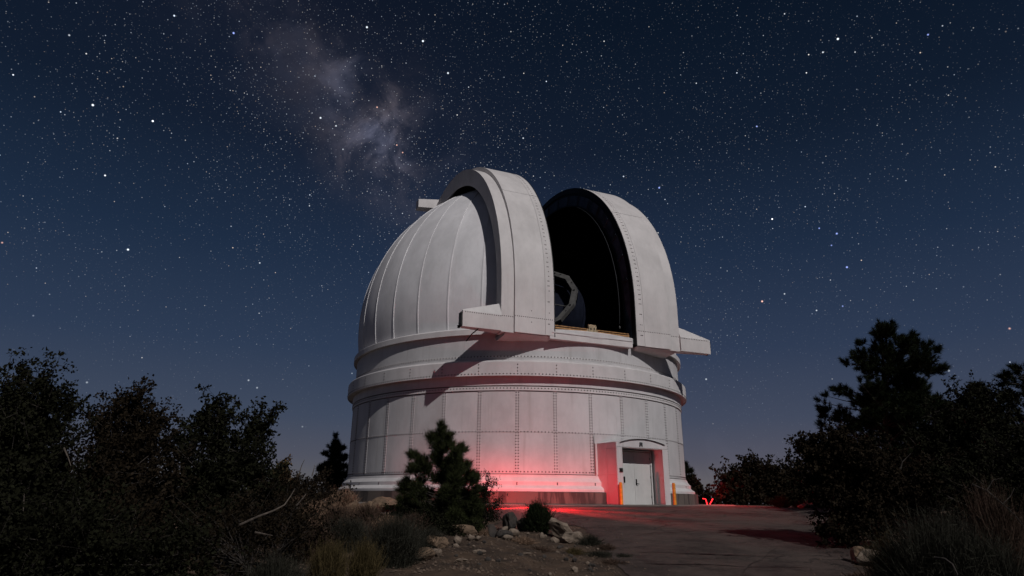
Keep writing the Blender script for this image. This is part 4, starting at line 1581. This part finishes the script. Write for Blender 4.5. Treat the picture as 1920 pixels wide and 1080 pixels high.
# boulders by the road
for i, (px, d, w_, h_, dd, m_, lab, tl, rz) in enumerate([
        (1052, 18.0, .62, .34, .4, 'rock', 'large whitish boulder sloping down right of the round bush', .55, .2),
        (1074, 17.3, .48, .30, .4, 'rock', 'whitish cracked boulder at the end of the sloping one', .1, .8),
        (1061, 16.9, .30, .16, .3, 'rock', 'flat pale stone in front of the cracked whitish boulder', 0, 0),
        (1040, 16.8, .20, .13, .2, 'rock', 'small pale stone left of the flat pale stone', 0, 1),
        (1015, 17.1, .13, .15, .15, 'rock', 'cream stone under the right side of the round bush', .3, 0),
        (946, 17.4, .15, .26, .15, 'rock', 'narrow upright pale stone above the grey blocks', .3, 0),
        (962, 17.0, .28, .18, .2, 'rock', 'pale wedge stone left of the round bush foot', 0, 0),
        (925, 16.3, .24, .34, .25, 'rock3', 'grey standing block on the dirt slope', -.35, 0),
        (943, 16.2, .36, .24, .3, 'rock3', 'dark grey block right of the standing block', .1, 0),
        (953, 15.9, .22, .12, .2, 'rock', 'light stone in front of the dark grey block', 0, 0),
        (935, 17.2, .20, .13, .2, 'rock', 'small greyish stone behind the standing block', 0, 0),
        (870, 16.4, .60, .22, .35, 'rock2', 'long brown rock at the foot of the shrub right of the pine', .1, 0),
        (885, 15.4, .20, .14, .15, 'rock', 'pale square stone, left one of a close pair on the slope', .2, 0),
        (897, 15.3, .13, .10, .12, 'rock', 'pale square stone, right one of a close pair on the slope', 0, 0),
        (860, 14.7, .16, .17, .15, 'rock', 'cream block stone on the lower dirt slope', .1, 0),
        (858, 14.4, .13, .09, .12, 'rock', 'small cream stone just below the cream block stone', 0, 0),
        (824, 14.2, .42, .22, .3, 'rock2', 'brown rock at the left end of the dirt slope', .2, 0),
        (822, 13.2, .20, .15, .15, 'rock', 'pale stone beside the lowest brown boulder', .2, 0),
        (792, 12.6, .40, .24, .3, 'rock2', 'rounded brown boulder at the bottom edge of the picture', 0, 0),
        (903, 13.9, .18, .07, .14, 'rock', 'pale flat stone, right one of two lying close on the gravel', 0, 0),
        (892, 13.8, .10, .07, .1, 'rock', 'pale flat stone, left one of two lying close on the gravel', 0, 0),
        (987, 14.4, .18, .04, .1, 'rock', 'thin pale sliver of stone lying flat on the gravel', 0, 0),
        (868, 12.9, .22, .04, .1, 'rock', 'thin pale sliver of stone at the lowest left of the gravel', 0, 0)]):
    rock(px, d, w_, h_, dd, m_, lab, 70 + i, tilt=tl, rz=rz, sub=2 if w_ < .3 else 3, sink=.15)
rr_ = random.Random(5)
for i in range(46):
    d = rr_.uniform(12.6, 17.8)
    px = rr_.uniform(840, 1120)
    x = X(px, d)
    if x > road_l(d) - .1:
        continue
    s_ = rr_.uniform(.04, .10)
    rock(px, d, s_ * 1.3, s_, s_, 'rock' if rr_.random() < .5 else 'rock3', 'small loose stone scattered on the gravel slope beside the road', 200 + i, group='small loose stones on the gravel slope', cat='stone', sub=1, name='loose_stone', sink=.2)
# grit
P = []
g_ = np.random.default_rng(3)
for _ in range(30000):
    y = 11.5 + 13 * g_.random() ** 1.3
    x = g_.uniform(-5, 12.5)
    on_road = road_l(y) - .12 < x < road_r(y) + .1
    if on_road and g_.random() > (.10 if min(x - road_l(y), road_r(y) - x) < .9 else .012):
        continue
    s_ = .007 + .030 * g_.random() ** 3
    c = np.array([x, y, H(x, y) + s_ * .3 + (.012 if on_road else 0)])
    r_ = g_.uniform(.7, 1.3, 4)
    q = [c + s_ * r_[k] * np.array(v) for k, v in enumerate(((1, 0, 0), (-.3, .8, 0), (-.7, -.6, .1), (0, 0, .9)))]
    P += [q[0], q[1], q[3], q[1], q[2], q[3], q[2], q[0], q[3]]
link('gravel', np_mesh('gravel', np.array(P), 3), leaf_mat('mixed_grit', (0.085, 0.062, 0.047)), kind='stuff', label='fine gravel scattered over the dirt slopes beside the road', cat='gravel')

for i, (px, d, r_, h_, n_, m_, lab) in enumerate([
        (1105, 17.0, .42, .26, 900, 'sage', 'low grey green tuft right of the whitish boulders'),
        (1135, 16.3, .34, .16, 600, 'deadb', 'flat grey weed on the road edge, right of the boulders'),
        (1120, 15.4, .40, .14, 600, 'sage', 'flat sage mat on the gravel at the road edge'),
        (1075, 15.6, .34, .16, 600, 'grass', 'yellowish tuft below the whitish boulders'),
        (1145, 14.5, .38, .12, 500, 'deadb', 'thin grey weed low on the gravel by the road edge'),
        (980, 16.0, .45, .16, 700, 'dry', 'brown dry mat in the middle of the dirt slope'),
        (905, 17.2, .40, .22, 700, 'dry', 'brown dry tuft above the close pair of square stones'),
        (1010, 15.2, .40, .12, 500, 'deadb', 'grey dry mat right of the thin stone sliver'),
        (1165, 15.3, .30, .10, 400, 'sage', 'small dark weed reaching onto the asphalt')]):
    brush('weed_tuft', lab, 'weed', None, X(px, d), d, r_, h_, n_, m_, 300 + i, w=.009, spread=1.5)

# dead twigs and needles littering the slope
g_ = np.random.default_rng(9)
n_ = 9000
ly = 11.5 + 12 * g_.random(n_)
lx = g_.uniform(-6, 12, n_)
keep = np.array([not (road_l(y) - .05 < x < road_r(y) + .05) for x, y in zip(lx, ly)])
lx, ly = lx[keep], ly[keep]
c = np.stack([lx, ly, np.array([H(x, y) for x, y in zip(lx, ly)]) + .008], 1)
a_ = g_.uniform(0, 6.28, len(lx))
L_ = g_.uniform(.03, .14, len(lx))[:, None]
d_ = np.stack([np.cos(a_), np.sin(a_), g_.uniform(0, .25, len(lx))], 1) * L_
w_ = np.stack([-np.sin(a_), np.cos(a_), np.zeros(len(lx))], 1) * .006
link('twig_litter', np_mesh('twig_litter', np.stack([c - w_, c + w_, c + d_], 1).reshape(-1, 3), 3), leaf_mat('dead_litter', (0.075, 0.050, 0.034)), kind='stuff', label='dead twigs and needles littering the dirt beside the road', cat='litter')

# ---- bottom middle: sage and dry grass close to the camera
for i, (px, d, r_, h_, n_, m_, lab) in enumerate([
        (745, 12.2, .80, .78, 5200, 'sage', 'large grey sagebrush below the young pine'),
        (690, 10.4, .45, .66, 2800, 'grass', 'yellowish grass clump at the bottom edge, right one of two'),
        (625, 10.0, .50, .66, 2800, 'grass', 'yellowish grass clump at the bottom edge, left one of two'),
        (600, 12.6, .55, .60, 2400, 'deadb', 'brownish dead bush above the grass clumps'),
        (565, 13.5, .70, .62, 2600, 'deadb', 'tangled grey dead bush right of the low left scrub'),
        (655, 13.6, .70, .62, 2800, 'sage', 'dull sage bush left of the large sagebrush'),
        (810, 14.3, .50, .40, 2000, 'sage', 'small sagebrush right of the large one, by the dirt slope'),
        (535, 9.0, .60, .55, 2600, 'sage', 'dark sagebrush on the bottom edge left of the grass clumps')]):
    brush('sagebrush' if m_ == 'sage' else ('grass_clump' if m_ == 'grass' else 'dead_bush'), lab, 'grass' if m_ == 'grass' else 'bush', None, X(px, d), d, r_, h_, n_, m_, 320 + i, w=.007, spread=.9 if m_ != 'grass' else .6)

# ---- right side
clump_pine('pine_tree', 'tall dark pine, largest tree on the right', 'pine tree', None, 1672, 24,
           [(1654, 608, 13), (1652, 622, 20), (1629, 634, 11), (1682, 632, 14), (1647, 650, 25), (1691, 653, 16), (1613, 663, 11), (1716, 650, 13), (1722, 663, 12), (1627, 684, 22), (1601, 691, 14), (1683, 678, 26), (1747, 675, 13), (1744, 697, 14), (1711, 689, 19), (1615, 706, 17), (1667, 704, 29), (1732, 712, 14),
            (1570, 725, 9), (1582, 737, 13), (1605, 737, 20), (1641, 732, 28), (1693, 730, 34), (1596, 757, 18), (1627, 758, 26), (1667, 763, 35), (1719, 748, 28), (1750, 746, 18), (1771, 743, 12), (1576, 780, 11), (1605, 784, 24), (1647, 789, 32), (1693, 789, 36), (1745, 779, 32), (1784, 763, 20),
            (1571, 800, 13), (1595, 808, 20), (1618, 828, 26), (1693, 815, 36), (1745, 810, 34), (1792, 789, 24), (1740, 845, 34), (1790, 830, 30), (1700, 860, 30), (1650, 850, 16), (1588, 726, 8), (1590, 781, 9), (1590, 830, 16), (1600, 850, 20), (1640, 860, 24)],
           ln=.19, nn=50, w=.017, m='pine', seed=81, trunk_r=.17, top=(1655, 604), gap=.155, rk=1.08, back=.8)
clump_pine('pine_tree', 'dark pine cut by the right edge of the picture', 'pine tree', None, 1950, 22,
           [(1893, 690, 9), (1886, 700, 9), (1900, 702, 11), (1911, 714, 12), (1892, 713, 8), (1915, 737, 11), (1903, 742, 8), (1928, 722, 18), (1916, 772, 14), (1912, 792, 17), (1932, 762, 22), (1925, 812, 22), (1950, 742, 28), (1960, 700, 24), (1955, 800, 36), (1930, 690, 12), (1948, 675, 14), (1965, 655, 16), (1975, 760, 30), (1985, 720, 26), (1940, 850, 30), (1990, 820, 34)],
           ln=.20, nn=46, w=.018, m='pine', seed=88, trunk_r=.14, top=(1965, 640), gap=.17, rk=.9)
shrub('scrub_tree', 'leafy dark scrub tree at the road edge in front of the tall pine', 'tree', None, (X(1585, 17.2), 17.2),
      [lob(1560, 860, 17.2, 55, 45), lob(1530, 835, 17.2, 34, 24), lob(1510, 845, 17.3, 24, 20), lob(1590, 905, 17.2, 60, 55), lob(1625, 870, 17.4, 50, 45), lob(1535, 890, 17.3, 40, 36), lob(1600, 965, 17, 55, 55), lob(1545, 930, 17, 26, 26), lob(1650, 930, 17, 55, 60), lob(1560, 1005, 16.8, 34, 28), lob(1575, 820, 17.2, 24, 14)],
      leaf=.062, twigs=380, per=19, m='oak2', seed=82, trunk_r=.06, shoots=.25)
shrub('scrub_tree', 'open topped dark tree between the tall pine and the pine at the right edge', 'tree', None, (X(1830, 20), 20),
      [lob(1820, 770, 20, 40, 38), lob(1850, 750, 20, 36, 26), lob(1865, 790, 20, 42, 40), lob(1800, 745, 20, 18, 14), lob(1830, 850, 19.8, 75, 60), lob(1760, 850, 20, 60, 50), lob(1880, 870, 19.6, 60, 65), lob(1790, 920, 19.4, 90, 45), lob(1880, 940, 19, 60, 50)],
      leaf=.065, twigs=250, per=18, m='oak', seed=83, trunk_r=.07, shoots=.35)
shrub('scrub_oak', 'dark undergrowth mass below the tall pine', 'shrub', None, (X(1720, 19.2), 19.2),
      [lob(1700, 900, 19.2, 60, 45), lob(1740, 940, 19, 70, 40), lob(1680, 960, 18.6, 50, 36)],
      leaf=.06, twigs=320, per=18, m='oak2', seed=84, trunk_r=.05)
shrub('scrub_oak', 'dark shrub at the right edge behind the dead grey bush', 'shrub', None, (X(1940, 15), 15),
      [lob(1930, 960, 15, 80, 70), lob(1960, 860, 15.5, 80, 70), lob(1830, 960, 15.5, 60, 50)],
      leaf=.05, twigs=300, per=18, m='oak', seed=85, trunk_r=.05)
for i, (px, d, r_, h_, n_, m_, lab) in enumerate([
        (1745, 10.2, 1.15, 1.30, 9000, 'sage', 'big wind swept sagebrush in the right foreground'),
        (1650, 10.9, .55, .95, 3000, 'grass', 'greenish rabbitbrush at the left side of the big sagebrush'),
        (1835, 9.8, .75, .95, 4200, 'sage', 'grey sagebrush at the right side of the big sagebrush'),
        (1858, 12.4, .75, 1.45, 2600, 'deadb', 'dead grey twiggy bush high at the right edge'),
        (1690, 13.2, .55, .50, 1800, 'sage', 'dull sagebrush behind the greenish rabbitbrush'),
        (1465, 29.0, .55, .45, 1300, 'grass', 'round greenish tuft on the far road edge'),
        (1500, 28.5, .45, .30, 900, 'sage', 'small sage bush right of the round far tuft'),
        (1590, 13.0, .40, .14, 600, 'deadb', 'low grey weed on the right road edge')]):
    brush('sagebrush' if m_ != 'deadb' else 'dead_bush', lab, 'bush', None, X(px, d), d, r_, h_, n_, m_, 340 + i, w=.008 if i < 5 else .02, spread=1.0)
for i, (px, d, w_, h_, dd, m_, lab, tl, rz) in enumerate([
        (1632, 14.6, .80, .36, .5, 'rock', 'long pale rock below the greenish rabbitbrush', .08, .2),
        (1600, 14.8, .36, .34, .4, 'rock2', 'brown rock at the left end of the long pale rock', .2, 0),
        (1680, 13.4, .22, .34, .2, 'rock2', 'reddish rock poking through the big sagebrush', -.4, 0),
        (1903, 9.0, .30, .80, .4, 'rock2', 'tan upright boulder at the bottom right corner', .15, 0),
        (1862, 8.9, .24, .60, .25, 'rock2', 'narrow tan rock left of the upright corner boulder', -.2, 0),
        (1815, 8.4, .36, .20, .3, 'rock2', 'low brown rock at the bottom edge under the sagebrush', 0, 0),
        (1522, 27.8, .70, .30, .5, 'rock', 'pale rock on the far road edge at the tree line', .1, 0),
        (1505, 27.5, .35, .18, .3, 'rock', 'small pale rock left of the far road edge rock', 0, 0),
        (1583, 12.2, .26, .06, .2, 'rock', 'flat pale stone on the right road edge', 0, 0),
        (1560, 12.6, .18, .05, .2, 'rock', 'small flat stone left of the flat pale stone at the right', 0, 0)]):
    rock(px, d, w_, h_, dd, m_, lab, 500 + i, tilt=tl, rz=rz)
deadbranch([(1752, 1046, 8.6), (1772, 1048, 8.5), (1786, 1058, 8.4), (1796, 1078, 8.3)], .02, 'curved pale dead branch under the big sagebrush')
deadbranch([(1822, 908, 12.4), (1850, 920, 12.3), (1880, 945, 12.2), (1905, 968, 12.1), (1922, 990, 12)], .019, 'long bare branch slanting down through the dead grey bush', [((1850, 920, 12.3), (1862, 900, 12.4), (1880, 896, 12.4)), ((1880, 945, 12.2), (1895, 930, 12.2), (1902, 915, 12.2))])
deadbranch([(1688, 880, 16), (1692, 866, 16), (1686, 856, 16)], .02, 'pale forked twig in the undergrowth below the tall pine', [((1692, 866, 16), (1700, 858, 16), (1708, 850, 16))])

# far trees right of the building
clump_pine('far_pine', 'pine leaning out from behind the right side of the building', 'pine tree', None, 1283, 45,
           [(1284, 868, 6), (1287, 878, 8), (1294, 882, 8), (1299, 893, 7), (1287, 893, 9), (1293, 905, 8), (1306, 905, 4), (1314, 913, 6), (1317, 919, 6), (1307, 919, 7), (1297, 918, 9), (1276, 880, 10), (1270, 900, 10)],
           ln=.26, nn=26, w=.035, m='pinefar', seed=91, trunk_r=.14, top=(1280, 862), gap=.16, zb=-.6)
shrub('far_bush', 'dark bush sloping down to the right behind the footing', 'shrub', None, (X(1300, 41), 41),
      [lob(1292, 915, 41, 14, 12), lob(1302, 928, 41, 18, 14), lob(1318, 934, 41, 16, 12), lob(1332, 941, 41, 12, 8), lob(1308, 912, 42, 10, 10)], leaf=.14, twigs=130, per=14, m='oak2', seed=92, shoots=.1)
far = [(1375, 905, 30, 26, 'rounded tree lit red on its left side by an added red light'), (1412, 892, 30, 26, 'dark tree right of the red lit one beyond the road'),
       (1450, 900, 30, 26, 'third dark tree beyond the road'), (1485, 905, 30, 28, 'dark tree beyond the road beside the leafy scrub tree'), (1530, 900, 34, 30, 'dark tree beyond the road, behind the leafy scrub tree')]
for i, (px, py, rx, ry, lab) in enumerate(far):
    d = 43 + i * .6
    shrub('far_tree', lab, 'tree', 'trees beyond the far road edge', (X(px, d), d),
          [lob(px, py, d, rx, ry), lob(px - 14, py + 20, d - .5, rx * .8, ry * .7), lob(px + 14, py + 18, d, rx * .8, ry * .8), lob(px + 4, py - 14, d, rx * .5, ry * .5), lob(px, 938, d - 1, rx, 14)],
          leaf=.15, twigs=95, per=16, m='oak2', seed=95 + i, spread=.16, trunk_r=.10, shoots=.15)
for i, (px, d, w_, h_) in enumerate([(1590, 34, 60, 60), (1700, 36, 80, 90), (1800, 36, 90, 110), (1900, 33, 80, 110)]):
    shrub('background_tree', ['dark low tree behind the leafy scrub tree', 'dark tree behind the tall pine', 'dark tree right behind the tall pine', 'dark tree behind the right edge pine'][i], 'tree', None, (X(px, d), d),
          [lob(px, 940 - h_ * .5, d, w_, h_ * .55), lob(px - w_ * .4, 930, d, w_ * .7, h_ * .4), lob(px + w_ * .4, 920, d, w_ * .7, h_ * .5)], leaf=.16, twigs=22, per=16, m='oak', seed=110 + i, spread=.18, trunk_r=.12)
for i, (px, d, w_, h_) in enumerate([(40, 20, 100, 60), (230, 21, 90, 36), (400, 22, 80, 36), (520, 27, 50, 14)]):
    shrub('background_shrub', ['dark shrub behind the tallest left scrub oak', 'dark shrub behind the second left shrub', 'dark shrub behind the open mahogany', 'low dark shrub on the skyline left of the small pine'][i], 'shrub', None, (X(px, d), d),
          [lob(px, 930 - h_ * .4, d, w_, h_ * .55), lob(px - w_ * .4, 940, d, w_ * .7, h_ * .4), lob(px + w_ * .4, 945, d, w_ * .7, h_ * .4)], leaf=.10, twigs=45, per=16, m='oak', seed=120 + i, spread=.12, trunk_r=.06)
